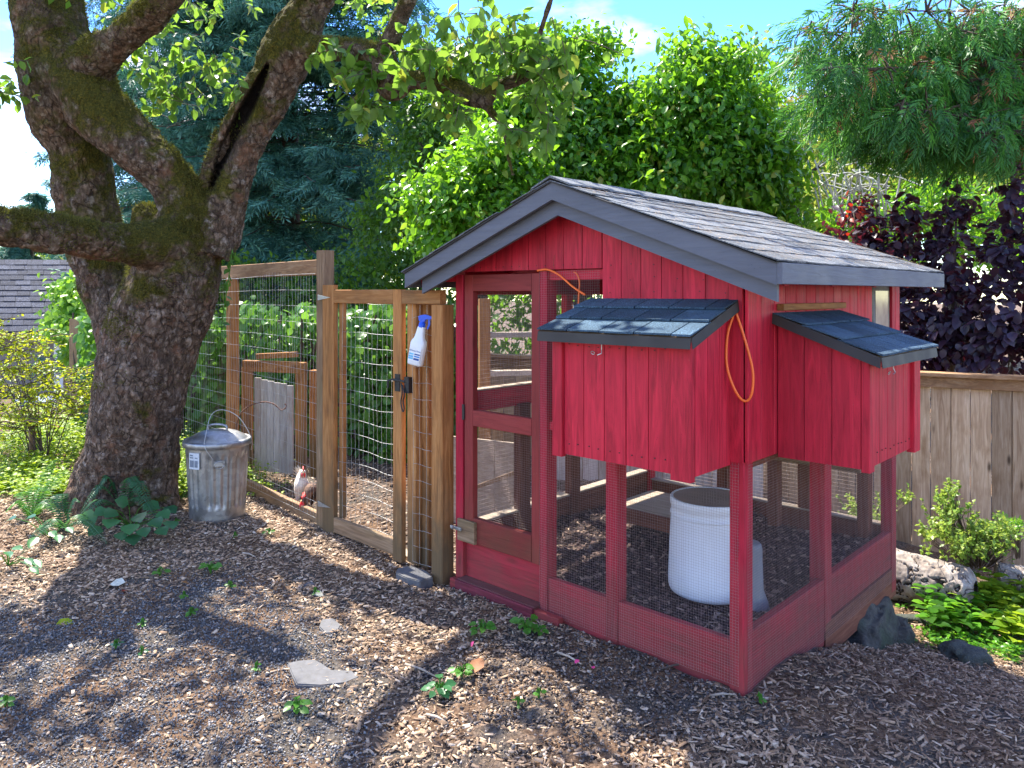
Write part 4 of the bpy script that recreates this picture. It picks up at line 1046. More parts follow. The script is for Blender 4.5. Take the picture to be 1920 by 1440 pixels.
def hen(loc, yaw, mat, label, s=1.0, headdown=0.0, big=1.0):
    h = empty('hen', loc, label, 'hen')
    Rm = Matrix.Translation(loc) @ Matrix.Rotation(yaw, 4, 'Z') @ Matrix.Scale(s, 4)
    hx, hz = (.165, .40) if not headdown else (.20, .17)
    vs = [(0, 0, .20), (-.08, 0, .22), (-.15, 0, .28), (-.20, 0, .34), (.07, 0, .23), (.12, 0, .28 if not headdown else .24), (hx - .02, 0, hz - .05), (hx, 0, hz), (hx + .025, 0, hz),
          (.0, .045, .13), (.01, .045, .06), (.01, -.045, .06), (.0, -.045, .13)]
    ed = [(0, 1), (1, 2), (2, 3), (0, 4), (4, 5), (5, 6), (6, 7), (7, 8), (0, 9), (9, 10), (0, 12), (12, 11)]
    ra = [.10, .085, .05, .018, .085, .055, .034, .030, .018, .035, .012, .012, .035]
    vw = [Rm @ Vector(v) for v in vs]
    skin_body('body', vw, ed, [r * s for r in ra], mat, h)
    def part(name, mb, m): 
        mb.v = [tuple(Rm @ Vector(q)) for q in mb.v]; return mb.build(name, m, h, True)
    cz = hz + .022
    part('comb', MB().prism([(hx - .03, -.004, cz - .01), (hx + .03, -.004, cz - .012), (hx + .035, -.004, cz + .012 * big), (hx + .02, -.004, cz + .006), (hx + .012, -.004, cz + .03 * big), (hx, -.004, cz + .01), (hx - .012, -.004, cz + .03 * big), (hx - .022, -.004, cz + .008), (hx - .035, -.004, cz + .018)], (0, .008, 0)), M['comb'])
    for sgn in (-1, 1):
        part('wattle', MB().tube([(hx + .025, sgn * .010, hz - .012), (hx + .028, sgn * .013, hz - .03 * big), (hx + .026, sgn * .012, hz - .055 * big)], [.006, .010 * big, .004], 8), M['comb'])
        part('eye', MB().lathe([(0, -.004), (.004, 0), (0, .004)], 8, (hx + .01, sgn * .027, hz + .006)), M['iron'])
        part('leg', MB().tube([(.01, sgn * .045, .08), (.0, sgn * .045, .03), (.01, sgn * .045, .004)], .006, 7), M['beak'])
        for q in (-.5, 0, .5): part('toe', MB().tube([(.01, sgn * .045, .006), (.01 + .04 * math.cos(q), sgn * .045 + .04 * math.sin(q), .003)], [.005, .002], 6), M['beak'])
    part('beak', MB().tube([(hx + .03, 0, hz), (hx + .055, 0, hz - .008)], [.009, .001], 8), M['beak'])
    n = 9
    for k in range(n):
        a = rad(-50 + 100 * k / (n - 1))
        pass
    tv = np.array(LEAF_NARROW[0]); nfe = 34
    pos = np.array([[-.13, 0, .27]] * nfe) + RNG.normal(0, .012, (nfe, 3)); d = np.stack([-np.ones(nfe), RNG.normal(0, .22, nfe), RNG.uniform(.2, 1.2, nfe)], -1); nn = np.stack([RNG.normal(0, .2, nfe), np.ones(nfe), np.zeros(nfe)], -1)
    v_, f_ = scatter_arrays(LEAF_NARROW[0], LEAF_NARROW[1], pos, d, nn, RNG.uniform(.10, .16, nfe))
    v_ = np.array([tuple(Rm @ Vector(q)) for q in v_])
    link('tail_feathers', np_mesh('tail_feathers', v_, f_), mat, h)
h1 = at(566, 955, 6.15); h1.z = gz(h1.x, h1.y) + .0
hen(h1, YAW + rad(-70), M['white_f'], 'white hen with red comb standing at the wire left of the tall gate post', .78)
h2 = at(592, 958, 6.0); h2.z = gz(h2.x, h2.y)
hen(h2, YAW + rad(-110), M['brown_f'], 'brown and black hen with big red wattles half hidden by the gate post', .8, 1.0, 1.7)

# ================================================================== THINGS IN THE RUN
cg = empty('weathered_door', at(512, 880, 7.0), 'grey weathered plank door in a cedar frame standing inside the run', 'door')
O_ = at(478, 885, 7.05); O_.z = gz(O_.x, O_.y) + .07
ux = (at(550, 885, 6.9) - at(478, 885, 7.05)); ux.z = 0; L_ = ux.length; ux.normalize(); un = Vector((ux.y, -ux.x, 0))
for k in range(6):
    w = L_ / 6; c = O_ + ux * (w * (k + .5)); top = .86 - .01 * k
    MB().beam(c, c + Vector((0, 0, top + random.uniform(-.01, .01))), w - .004, .02, un, .002).build('plank', M['sunlit_wood'], cg)  # planks coloured paler to stand in for sun falling on them
for (a, b, wd) in ((-.11, -.03, 1), (L_ + .05, L_ + .15, 1)):
    c = O_ + ux * ((a + b) / 2) + un * .02; MB().beam(c - Vector((0, 0, .35)), c + Vector((0, 0, .95)), .10, .05, un, .004).build('post', M['cedarz'], cg)
MB().beam(O_ - ux * .1 + Vector((0, 0, .97)) + un * .02, O_ + ux * (L_ + .15) + Vector((0, 0, .97)) + un * .02, .10, .06, un, .004).build('lintel', M['cedarx'], cg)
MB().beam(O_ + ux * .05 + Vector((0, 0, 1.06)) + un * .02, O_ + ux * (L_ + .05) + Vector((0, 0, 1.09)) + un * .02, .05, .06, un, .004).build('lintel', M['cedarx'], cg)
po = at(592, 900, 7.2); MBp = MB().beam((po.x, po.y, -.05), (po.x, po.y, 1.0), .09, .09, un, .004).build('stake', M['cedarz']); tag(MBp, 'short cedar stake right of the weathered door, by the gate post', 'stake')
# far run structure seen through the coop door: posts, rails, pale boards
fr = empty('rail_frame', at(905, 900, 7.2), 'cedar post and rails of the far run wall seen through the coop door', 'fence')
q0 = at(908, 900, 7.0); q1 = at(1120, 900, 7.2)
for q, tp in ((q0, at(908, 560, 7.0).z), (at(1010, 900, 7.3), 1.65), (q1, 1.65)): MB().beam((q.x, q.y, -.3), (q.x, q.y, tp), .10, .10, (q1 - q0), .004).build('post', M['cedarz'], fr)
for pz in (628, 700, 745):
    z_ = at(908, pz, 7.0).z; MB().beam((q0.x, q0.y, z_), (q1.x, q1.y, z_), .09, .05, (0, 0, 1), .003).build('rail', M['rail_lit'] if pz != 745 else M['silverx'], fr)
pn_ = empty('panel', at(930, 985, 5.6), 'pale grey plywood panel standing on edge beyond the coop door', 'panel')
a_, b_ = at(840, 985, 5.75), at(975, 985, 5.45)
for k in range(3):
    a2 = a_.lerp(b_, k / 3); b2 = a_.lerp(b_, (k + 1) / 3 - .004); m_ = (a2 + b2) / 2
    MB().beam((m_.x, m_.y, -.02), (m_.x, m_.y, .65), (b2 - a2).to_2d().length, .02, Vector((-(b2 - a2).y, (b2 - a2).x, 0)), .002).build('board', M['rail_lit'], pn_)
MB().beam(at(862, 925, 5.45), at(970, 885, 5.2), .05, .03, (0, 0, 1), .002).build('brace', M['greyx'], pn_)

pw = empty('pale_board_wall', at(1230, 950, 6.9), 'pale board wall of the run, sunlight put into its colour, seen through the mesh behind the left half of the coop', 'fence')
a_, b_ = at(1035, 900, 7.1), at(1460, 900, 6.6); L_ = (b_ - a_); L_.z = 0; u_ = L_.normalized(); n_ = Vector((u_.y, -u_.x, 0))
for k in range(int(L_.length / .145)):
    c = Vector((a_.x, a_.y, 0)) + u_ * (.145 * (k + .5)); MB().beam((c.x, c.y, gz(c.x, c.y) - .05), (c.x, c.y, .98 + random.uniform(-.01, .01)), .139, .02, n_, .002).build('board', M['sunlit_wood'], pw)  # boards face away from the sun; its brightness is put into their colour

# ================================================================== BOARD FENCE ON THE RIGHT
fa = at(1700, 1030, 6.45); fb = at(1920, 1060, 6.07); fz = -.45
ud = (fb - fa); ud.z = 0; ud.normalize(); nd = Vector((ud.y, -ud.x, 0))
if nd.dot(CAM - fa) < 0: nd = -nd
bf_ = empty('board_fence', (fa.x, fa.y, fz), 'weathered grey board fence with brown cap rail behind the coop on the right', 'fence')
zt_ = at(1810, 726, 6.26).z
s0, s1 = -4.3, 2.6; k = 0; s = s0
while s < s1:
    w = random.uniform(.138, .152); c = fa + ud * (s + w / 2)
    zb_ = min(fz, gz(c.x, c.y)) - .05
    MB().beam((c.x, c.y, zb_), (c.x, c.y, zt_), w - random.uniform(.004, .009), .02, nd, .002).build('board', M['silver'], bf_)
    s += w; k += 1
A0 = fa + ud * s0; A1 = fa + ud * s1
MB().beam(Vector((A0.x, A0.y, zt_ + .035)) + nd * .03, Vector((A1.x, A1.y, zt_ + .035)) + nd * .03, .09, .04, nd, .003).build('face_rail', M['silverx'], bf_)
MB().beam(Vector((A0.x, A0.y, zt_ + .10)) + nd * .02, Vector((A1.x, A1.y, zt_ + .10)) + nd * .02, .14, .035, (0, 0, 1), .004).build('cap_rail', M['silverx'], bf_)

# ================================================================== STONES, SLABS, LOG
def ico(sub=3):
    import bmesh
    bm = bmesh.new(); bmesh.ops.create_icosphere(bm, subdivisions=sub, radius=1.0)
    v = np.array([q.co[:] for q in bm.verts]); f = np.array([[q.index for q in fc.verts] for fc in bm.faces]); bm.free(); return v, f
IV, IF = ico(4)
def rock(loc, size, mat, label, seed=0, rotz=0, angular=.25, name='stone', cat='stone', flat=None):
    v = IV.copy()
    p = np.sign(v) * np.abs(v) ** .8
    p = p * (1 + angular * vnoise(v * 1.3 + seed * 7.1, seed)[:, None] + .14 * fbm(v * 3 + seed, 4, seed + 3)[:, None] - .10 * np.abs(vnoise(v * 2.2 + seed, seed + 9))[:, None])
    if flat: p[:, 2] = np.minimum(p[:, 2], flat + .03 * vnoise(v * 4, seed))
    p = p * np.array(size); c, s_ = math.cos(rotz), math.sin(rotz)
    p = np.stack([p[:, 0] * c - p[:, 1] * s_, p[:, 0] * s_ + p[:, 1] * c, p[:, 2]], -1) + np.array(loc)
    return tag(link(name, np_mesh(name, p, IF, smooth_=True), M[mat]), label, cat)
rk = Vector((.03, 1.72, -.22)); rock((-.02, 1.62, -.27), (.12, .30, .17), 'stone', 'greenish block of stone propping up the rear right end of the coop', 2, .1, .3)
rock((.06, 1.90, -.36), (.09, .10, .12), 'stone', 'small mossy stone under the edge of the propping block', 5, .5, .3)
q = gpt(1812, 1238); rock((q.x, q.y, q.z + .0), (.15, .09, .10), 'stone_b', 'blue grey stone half sunk in bark at the right edge of the bed', 4, .9, .25)
q = gpt(1700, 1165); rock((q.x, q.y, q.z - .01), (.15, .07, .06), 'stone_b', 'low dark stone under the leaves between coop and blue grey stone', 8, .6, .25)
def slab(pts, th, label, name='slab', sink=.008):
    P_ = [gpt(*p) for p in pts]; z = sum(p.z for p in P_) / len(P_); mb = MB()
    mb.prism([(p.x, p.y, z - .05) for p in P_], (0, 0, .05 + th - sink))
    me = mb.mesh(name); import bmesh
    bm = bmesh.new(); bm.from_mesh(me); bmesh.ops.recalc_face_normals(bm, faces=bm.faces); bmesh.ops.bevel(bm, geom=list(bm.edges), offset=.005, segments=2, affect='EDGES'); bm.to_mesh(me); bm.free()
    return tag(link(name, me, M['concrete']), label, 'stone')
slab([(538, 1250), (548, 1272), (556, 1288), (600, 1290), (648, 1286), (674, 1276), (660, 1264), (622, 1262), (604, 1250), (590, 1243), (560, 1245)], .024, 'flat grey stepping stone with a notch, lying in the gravel')
slab([(745, 1080), (742, 1090), (762, 1100), (788, 1106), (812, 1098), (800, 1086), (770, 1076)], .06, 'grey slate offcut at the foot of the latch post')
slab([(603, 1166), (598, 1180), (610, 1192), (632, 1190), (640, 1176), (625, 1164)], .022, 'small grey stone scrap in the mulch above the stepping stone')
slab([(572, 1096), (568, 1101), (585, 1103), (592, 1098), (584, 1094)], .02, 'tiny grey stone chip in the mulch nearest the gate')

# log with split bark plates
la = at(1660, 1075, 5.45); lb_ = at(1830, 1105, 5.05); 
ld = (lb_ - la); ll = ld.length; ldn = ld.normalized(); nseg, nr = 200, 150
def worley(p, s):
    i = np.floor(p).astype(np.int64); best = np.full(len(p), 9.); sec = np.full(len(p), 9.)
    for a in (-1, 0, 1):
        for b in (-1, 0, 1):
            ci = i + np.array([a, b]); fx = ci[:, 0] + vhash(ci[:, 0], ci[:, 1], ci[:, 0] * 0, s); fy = ci[:, 1] + vhash(ci[:, 0], ci[:, 1], ci[:, 0] * 0 + 1, s)
            d_ = np.hypot(p[:, 0] - fx, p[:, 1] - fy); sec = np.where(d_ < best, best, np.minimum(sec, d_)); best = np.minimum(best, d_)
    return best, sec
tt, aa = np.meshgrid(np.linspace(0, 1, nseg), np.linspace(0, 2 * np.pi, nr, endpoint=False), indexing='ij'); tt = tt.ravel(); aa = aa.ravel()
uv = np.stack([tt * ll / .20, aa / (2 * np.pi) * 8], -1)
wq = np.stack([tt * ll * 14, np.cos(aa) * 3, np.sin(aa) * 3], -1)
uv = uv + .38 * np.stack([fbm(wq, 3, 2), fbm(wq + 31, 3, 6)], -1)
w1, w2 = worley(uv, 5); crack = smooth(.02, .07, w2 - w1)
R0 = (.19 - .06 * tt) * (1 + .05 * vnoise(np.stack([tt * 3, np.cos(aa), np.sin(aa)], -1), 7)) * np.clip(np.minimum(tt, 1 - tt) * 14, 0.05, 1) ** .3
rr = R0 - .020 * (1 - crack) + .006 * fbm(np.stack([tt * 16, np.cos(aa) * 4, np.sin(aa) * 4], -1), 3, 3)
up_ = V(0, 0, 1); lx = np.array(ldn); sd_ = unit(np.cross(up_, lx)); u2 = np.cross(lx, sd_)
pp = np.array(la)[None] + tt[:, None] * np.array(ld)[None] + rr[:, None] * (np.cos(aa)[:, None] * sd_[None] + np.sin(aa)[:, None] * u2[None])
li = np.arange(nseg * nr).reshape(nseg, nr); lf = np.stack([li[:-1], np.roll(li, -1, 1)[:-1], np.roll(li, -1, 1)[1:], li[1:]], -1).reshape(-1, 4)
fr_ = crack.reshape(nseg, nr)[:-1].reshape(-1)
me = np_mesh('bark_plates', pp, lf, fr_, True)
lg = tag(link('log', me, M['log']), 'pale log with deeply split bark plates lying on the slope by the fence', 'log')
me2 = me.copy(); l2 = link('log', me2, M['bark']); me2.materials.clear(); me2.materials.append(M['log'])
Lo = at(1865, 1085, 5.35); l2.matrix_world = Matrix.Translation(Lo) @ Matrix.Rotation(rad(20), 4, 'Z') @ Matrix.Scale(.62, 4) @ Matrix.Translation(-la); tag(l2, 'smaller dark barked branch piece behind the shrub at the fence foot', 'log')

# ================================================================== APPLE TREE
TZ = 6.0
def px2m(r, Z): return r / FOC * Z
apple = empty('apple_tree', gpt(235, 955), 'old leaning apple tree with mossy bark and split limbs left of the gate', 'tree')
def limb(pts):
    """pts: (px, py, Z, radius in px) -> smooth list of points and radii in metres"""
    P_ = [at(a, b, c) for a, b, c, r in pts]; R_ = [px2m(r, c) for a, b, c, r in pts]
    Q = bez(P_, 6); RR = []
    for i in range(len(P_) - 1):
        for k in range(6): RR.append(R_[i] + (R_[i + 1] - R_[i]) * k / 6)
    RR.append(R_[-1]); return Q, RR
T_ = TZ
limbs = [
    [(232, 1010, T_, 108), (230, 950, T_, 90), (232, 890, T_, 80), (248, 800, T_, 80), (266, 720, T_, 82), (284, 650, T_, 86), (304, 580, T_, 88), (324, 520, T_, 82), (344, 460, T_, 72), (358, 420, T_, 60)],
    [(160, 985, T_ - .15, 40), (175, 930, T_ - .02, 52), (200, 870, T_, 52), (225, 800, T_, 50)],
    [(308, 985, T_ - .1, 32), (296, 930, T_, 38), (294, 860, T_, 40), (306, 780, T_, 40)],
    [(270, 720, T_ + .12, 60), (240, 620, T_ + .2, 56), (205, 550, T_ + .25, 50), (182, 480, T_ + .28, 48), (168, 400, T_ + .25, 52), (150, 310, T_ + .2, 56), (126, 220, T_ + .12, 62), (108, 130, T_ + .05, 66), (92, 40, T_, 66), (70, -80, T_, 60)],
    [(362, 450, T_, 58), (350, 390, T_ - .05, 50), (312, 335, T_ - .12, 46), (262, 285, T_ - .18, 44), (215, 235, T_ - .2, 50), (168, 190, T_ - .15, 58), (140, 140, T_ - .05, 60), (120, 100, T_, 60)],
    [(140, 150, T_ - .1, 40), (185, 108, T_ - .25, 36), (225, 80, T_ - .35, 30), (270, 40, T_ - .45, 26), (330, -20, T_ - .6, 22)],
    [(385, 470, T_, 50), (410, 410, T_, 45), (432, 350, T_, 38), (455, 285, T_ - .03, 36), (482, 220, T_ - .06, 38), (512, 160, T_ - .1, 44), (540, 110, T_ - .12, 50), (560, 60, T_ - .15, 46), (585, 0, T_ - .2, 40), (620, -80, T_ - .3, 34)],
    [(385, 345, T_ - .05, 14), (400, 300, T_ - .08, 15), (425, 250, T_ - .1, 14), (455, 200, T_ - .12, 14), (485, 150, T_ - .14, 20), (510, 115, T_ - .14, 30)],
    [(330, 460, T_ - .12, 50), (270, 462, T_ - .35, 46), (200, 455, T_ - .6, 40), (130, 442, T_ - .9, 38), (60, 432, T_ - 1.1, 38), (-10, 420, T_ - 1.3, 42), (-90, 395, T_ - 1.5, 40)],
    [(310, 470, T_ + .05, 40), (285, 430, T_ + .05, 34), (276, 400, T_ + .08, 30), (270, 384, T_ + .1, 20)],
    [(400, 330, T_ - .02, 8), (397, 285, T_, 6), (405, 240, T_, 4)],
    [(545, 100, T_ - .12, 30), (600, 92, T_ - .3, 24), (650, 92, T_ - .45, 22), (700, 105, T_ - .6, 24), (722, 125, T_ - .65, 30), (728, 155, T_ - .66, 33), (740, 168, T_ - .68, 24), (770, 150, T_ - .75, 18), (820, 152, T_ - .85, 17), (862, 172, T_ - .9, 19), (905, 186, T_ - .95, 17), (930, 165, T_ - 1.0, 14), (968, 150, T_ - 1.05, 13), (996, 132, T_ - 1.12, 11), (1004, 100, T_ - 1.15, 10), (1016, 50, T_ - 1.2, 8), (1040, -20, T_ - 1.3, 6)],
    [(715, 110, T_ - .63, 22), (735, 70, T_ - .7, 20), (760, 10, T_ - .8, 18), (790, -60, T_ - .9, 15)],
    [(905, 188, T_ - .95, 12), (925, 215, T_ - .97, 7), (945, 240, T_ - 1.0, 5), (955, 300, T_ - 1.0, 4), (962, 330, T_ - 1.0, 3)],
]
tm = MB()
for L_ in limbs:
    q, r = limb(L_)
    # lumpy radius
    r = [a * (1 + .03 * math.sin(i * .35)) for i, a in enumerate(r)]
    tm.tube(q, r, 16)
tmp_me = tm.mesh('trunk'); tmp_o = bpy.data.objects.new('trunk', tmp_me); COL.objects.link(tmp_o)
rmx = tmp_o.modifiers.new('r', 'REMESH'); rmx.mode = 'VOXEL'; rmx.voxel_size = .012; rmx.use_smooth_shade = True
smm = tmp_o.modifiers.new('s', 'SMOOTH'); smm.factor = .5; smm.iterations = 14
dg = bpy.context.evaluated_depsgraph_get(); tme = bpy.data.meshes.new_from_object(tmp_o.evaluated_get(dg)); bpy.data.objects.remove(tmp_o)
nv = len(tme.vertices); co = np.empty(nv * 3, np.float32); tme.vertices.foreach_get('co', co); co = co.reshape(-1, 3).astype(float)
no = np.empty(nv * 3, np.float32); tme.vertex_normals.foreach_get('vector', no); no = no.reshape(-1, 3).astype(float)
disp = .034 * vnoise(co * 3.2, 21) + .016 * fbm(co * np.array([9, 9, 7.]), 3, 22) - .012 * np.abs(vnoise(co * np.array([24, 24, 13.]), 31)) - .010 * np.abs(vnoise(co * np.array([52, 52, 34.]), 33))
thin = np.ones(nv)
co2 = co + no * disp[:, None]
# the small branch to the right keeps its girth
rel = co - np.array(CAM); zc = -SA * rel[:, 0] + CA * rel[:, 1]; xc = CA * rel[:, 0] + SA * rel[:, 1]; pxv = 960 + FOC * xc / zc
f_ = np.clip((800 - pxv) / 200, .35, 1)[:, None]; co2 = co + no * disp[:, None] * f_
# the rotten split that runs up the right limb: a deep groove, dark wood inside
hq, hr = limb([(396, 352, T_ - .09, 5), (420, 290, T_ - .13, 11), (446, 235, T_ - .17, 14), (470, 190, T_ - .2, 13), (492, 145, T_ - .235, 8), (502, 122, T_ - .25, 3)])
camv = unit(np.array(CAM)[None] - co2); dmin = np.full(nv, 9.); rmin = np.full(nv, .01)
for a_, b_ in zip(hq, hr):
    dv = co2 - np.array(a_); dv = dv - camv * (dv * camv).sum(1, keepdims=True); dd_ = np.linalg.norm(dv, axis=1); m_ = dd_ < dmin; dmin = np.where(m_, dd_, dmin); rmin = np.where(m_, b_, rmin)
facing = (no * camv).sum(1) > -.1
hol = (1 - smooth(.55, 1.15, dmin / rmin)) * facing
co2 = co2 - camv * (hol * .13)[:, None]
ha = tme.attributes.new('hollow', 'FLOAT', 'POINT'); ha.data.foreach_set('value', hol.astype(np.float32))
tme.vertices.foreach_set('co', co2.astype(np.float32).ravel()); tme.update()
tme.materials.clear(); tme.polygons.foreach_set('use_smooth', [True] * len(tme.polygons))
link('trunk', tme, M['bark'], apple)
# moss tufts on upper faces
fn = len(tme.polygons); ctr = np.empty(fn * 3, np.float32); tme.polygons.foreach_get('center', ctr); ctr = ctr.reshape(-1, 3)
fno = np.empty(fn * 3, np.float32); tme.polygons.foreach_get('normal', fno); fno = fno.reshape(-1, 3)
wgt = np.clip(fno[:, 2] * 1.2 + 1.8 * vnoise(ctr * 4.0, 44) + .15 * (ctr[:, 2] > 1.6) - .25, 0, 1) * (ctr[:, 2] > 1.0) ; wgt = wgt * wgt
side = ((ctr - np.array(CAM)) * fno).sum(1) < .15
pick = RNG.choice(fn, 30000, p=(wgt * side + 1e-9) / (wgt * side + 1e-9).sum())
nn = fno[pick] + RNG.normal(0, .45, (len(pick), 3)); nn[:, 2] += .1
o = scatter('moss', NEEDLE, ctr[pick] + RNG.normal(0, .006, (len(pick), 3)), nn, RNG.normal(0, 1, (len(pick), 3)), RNG.uniform(.008, .026, len(pick)), M['moss'], apple, width=RNG.uniform(.05, .10, len(pick))); o['kind'] = 'stuff'

def twig_cluster(center, spread, ntwig, nleaf, leaf, hang=.6, twl=.28, out=None):
    """returns leaf positions, directions, normals, sizes and twig polylines"""
    P_, D_, N_, S_, TW = [], [], [], [], []
    c = np.array(center, float)
    for _ in range(ntwig):
        b = c + RNG.normal(0, 1, 3) * np.array(spread); d = unit(RNG.normal(0, 1, 3) + np.array([0, 0, -hang]))
        L = twl * RNG.uniform(.6, 1.3); e = b + d * L; m_ = (b + e) / 2 + np.array([0, 0, .05 * L]) 
        TW.append((b, m_, e))
        for k in range(nleaf):
            t = (k + RNG.random()) / nleaf; p = b * (1 - t) + e * t + np.array([0, 0, .1 * L * t * (1 - t)])
            a = RNG.normal(0, 1, 3); a = unit(a - d * a.dot(d)); ld_ = unit(a * .9 + d * .5 + np.array([0, 0, -hang * RNG.uniform(.3, 1.3)]))
            P_.append(p); D_.append(ld_); N_.append(unit(RNG.normal(0, .5, 3) + np.array([0, 0, 1.]) + .25 * -a)); S_.append(leaf * RNG.uniform(.65, 1.2))
    return P_, D_, N_, S_, TW
def build_leaves(parent, mat, tmpl, P_, D_, N_, S_, indiv=0, name='leaf', stuff='foliage', wf=1.0):
    P_ = np.array(P_); D_ = np.array(D_); N_ = np.array(N_); S_ = np.array(S_)
    if indiv:
        px, py, Z = cam_xy(P_[:, 0], P_[:, 1]); py = HORIZ - FOC * (P_[:, 2] - CAM.z) / np.maximum(Z, .1)
        vis = (px > 0) & (px < 1920) & (py > 60) & (py < 1400) & (Z > .5)
        score = np.where(vis, S_ / np.maximum(Z, .1), 0); order = np.argsort(-score); k = min(indiv, int(vis.sum()))
        sel = order[:k]; rest = order[k:]
        tv, tf = tmpl; me = np_mesh(name, np.array(tv) * np.array([1, wf, 1]), np.array(tf), np.zeros(len(tf)))
        d, s_, n_ = frames(D_[sel], N_[sel]); pin = PINV(parent)
        for i, j in enumerate(sel):
            o = link(name, me, mat, parent, False); o.matrix_parent_inverse = pin
            z = S_[j]
            o.matrix_basis = Matrix(((d[i][0] * z, s_[i][0] * z, n_[i][0] * z, P_[j][0]), (d[i][1] * z, s_[i][1] * z, n_[i][1] * z, P_[j][1]), (d[i][2] * z, s_[i][2] * z, n_[i][2] * z, P_[j][2]), (0, 0, 0, 1)))
    else: rest = np.arange(len(P_))
    if len(rest):
        o = scatter(stuff, tmpl, P_[rest], D_[rest], N_[rest], S_[rest], mat, parent, width=S_[rest] * wf); o['kind'] = 'stuff'
def build_twigs(parent, TW, r=.004, mat='twig', name='twigs', n=4):
    mb = MB()
    for tw in TW: mb.tube([Vector(q) for q in tw], [r * (1 - .6 * i / (len(tw) - 1)) for i in range(len(tw))], n, cap=False)
    o = mb.build(name, M[mat], parent); o['kind'] = 'stuff'; return o
AP, AD, AN, AS, ATW = [], [], [], [], []
def add_cluster(*a, **k):
    r = twig_cluster(*a, **k)
    for A, B_ in zip((AP, AD, AN, AS, ATW), r): A.extend(B_)
spots = [(225, 130, 6.3, .16), (270, 110, 6.2, .18), (330, 130, 6.2, .20), (290, 175, 6.3, .14), (350, 180, 6.1, .12), (395, 110, 6.1, .16), (430, 140, 6.0, .14), (440, 185, 6.0, .08), (360, 90, 6.3, .2), (250, 60, 6.4, .25), (400, 50, 6.2, .25),
         (-8, 120, 5.6, .07), (-2, 165, 5.6, .06), (-40, 140, 5.5, .12), (655, 140, 5.3, .09), (690, 165, 5.3, .10), (700, 195, 5.2, .06), (670, 120, 5.4, .1), (640, 100, 5.4, .10),
         (790, 95, 5.4, .12), (840, 80, 5.4, .14), (880, 100, 5.3, .12), (920, 90, 5.3, .13), (960, 110, 5.3, .10), (890, 125, 5.5, .08), (830, 110, 5.4, .09), (1010, 85, 4.9, .12), (1040, 125, 4.9, .08), (770, 75, 5.4, .12), (800, 60, 5.0, .14), (860, 50, 5.0, .14), (930, 50, 5.0, .14),
         (835, 195, 5.1, .05), (860, 210, 5.0, .05), (1015, 180, 4.7, .06), (1045, 165, 4.7, .06), (965, 245, 4.7, .03), (1020, 225, 4.7, .04), (690, 200, 5.2, .05), (665, 175, 5.2, .06), (975, 100, 4.7, .08), (1020, 75, 4.6, .09), (985, 60, 4.7, .10), (1035, 110, 4.6, .06), (950, 75, 4.75, .09), (905, 70, 4.8, .09), (745, 100, 5.1, .08), (810, 95, 4.9, .07)]
for (a, b, c, s_) in spots:
    add_cluster(at(a, b, c), (s_, s_, s_ * .8), 6 if a > 600 else 8, 6, .098 if a > 600 else .088, hang=.7, twl=.18)
# twig with leaves against the sky above the ridge
tw1 = [at(1070, 70, 4.5), at(1110, 78, 4.5), at(1145, 92, 4.5), at(1170, 105, 4.5), at(1192, 112, 4.5)]
for (a, b) in ((1082, 78), (1137, 95), (1152, 108), (1168, 92), (1186, 108), (1095, 70), (1178, 88)):
    AP.append(np.array(at(a, b, 4.5))); AD.append(unit(V(RNG.normal(0, .4), RNG.normal(0, .4), -1))); AN.append(unit(RNG.normal(0, 1, 3))); AS.append(.075)
ATW.append(tuple(np.array(q) for q in tw1))
ncl = len(AP)
build_leaves(apple, M['apple_leaf'], LEAF, AP, AD, AN, AS, indiv=290, wf=1.25)
# the crown above the frame: it throws the dappled shade
AP, AD, AN, AS = [], [], [], []
for (x0, y0, z0, sx, sy, sz, n_) in ((-5.2, -.6, 4.6, 1.3, 1.3, .45, 42), (-3.4, -1.3, 4.7, 1.1, .9, .35, 40), (-1.9, -1.9, 4.5, 1.0, .7, .35, 34), (-3.4, .5, 4.9, 1.0, .7, .35, 16), (-1.4, -.7, 4.6, .9, .5, .3, 18), (-.6, -2.4, 4.3, .8, .5, .3, 7), (-4.3, -2.3, 4.5, 1.0, .7, .4, 28), (-2.0, .9, 4.6, .7, .8, .3, 7), (-1.5, .1, 4.5, .6, .4, .25, 9)):
    for _ in range(int(n_ * .75)):
        c = np.array([x0 + RNG.normal(0, sx * .85), y0 + RNG.normal(0, sy * .85), z0 + RNG.normal(0, sz)])
        pz = at(0, 40, 1).z
        add_cluster(c, (.17, .17, .12), 6, 6, .09, hang=.4, twl=.25)
P_ = np.array(AP); px, py, Z = cam_xy(P_[:, 0], P_[:, 1]); pyy = HORIZ - FOC * (P_[:, 2] - CAM.z) / np.maximum(Z, .05)
ok = (Z < .3) | (pyy < 62) | (px < -60) | (px > 1980)
build_leaves(apple, M['apple_leaf'], LEAF_FAR, np.array(AP)[ok], np.array(AD)[ok], np.array(AN)[ok], np.array(AS)[ok], stuff='high_foliage', wf=1.3)
TW2 = [t for t in ATW if True]
keep = []
for t in TW2:
    p = t[0]; a, b, Z = cam_xy(np.array([p[0]]), np.array([p[1]])); b = HORIZ - FOC * (p[2] - CAM.z) / max(Z[0], .05)
    keep.append(t)
build_twigs(apple, keep, .0035)
mb = MB()
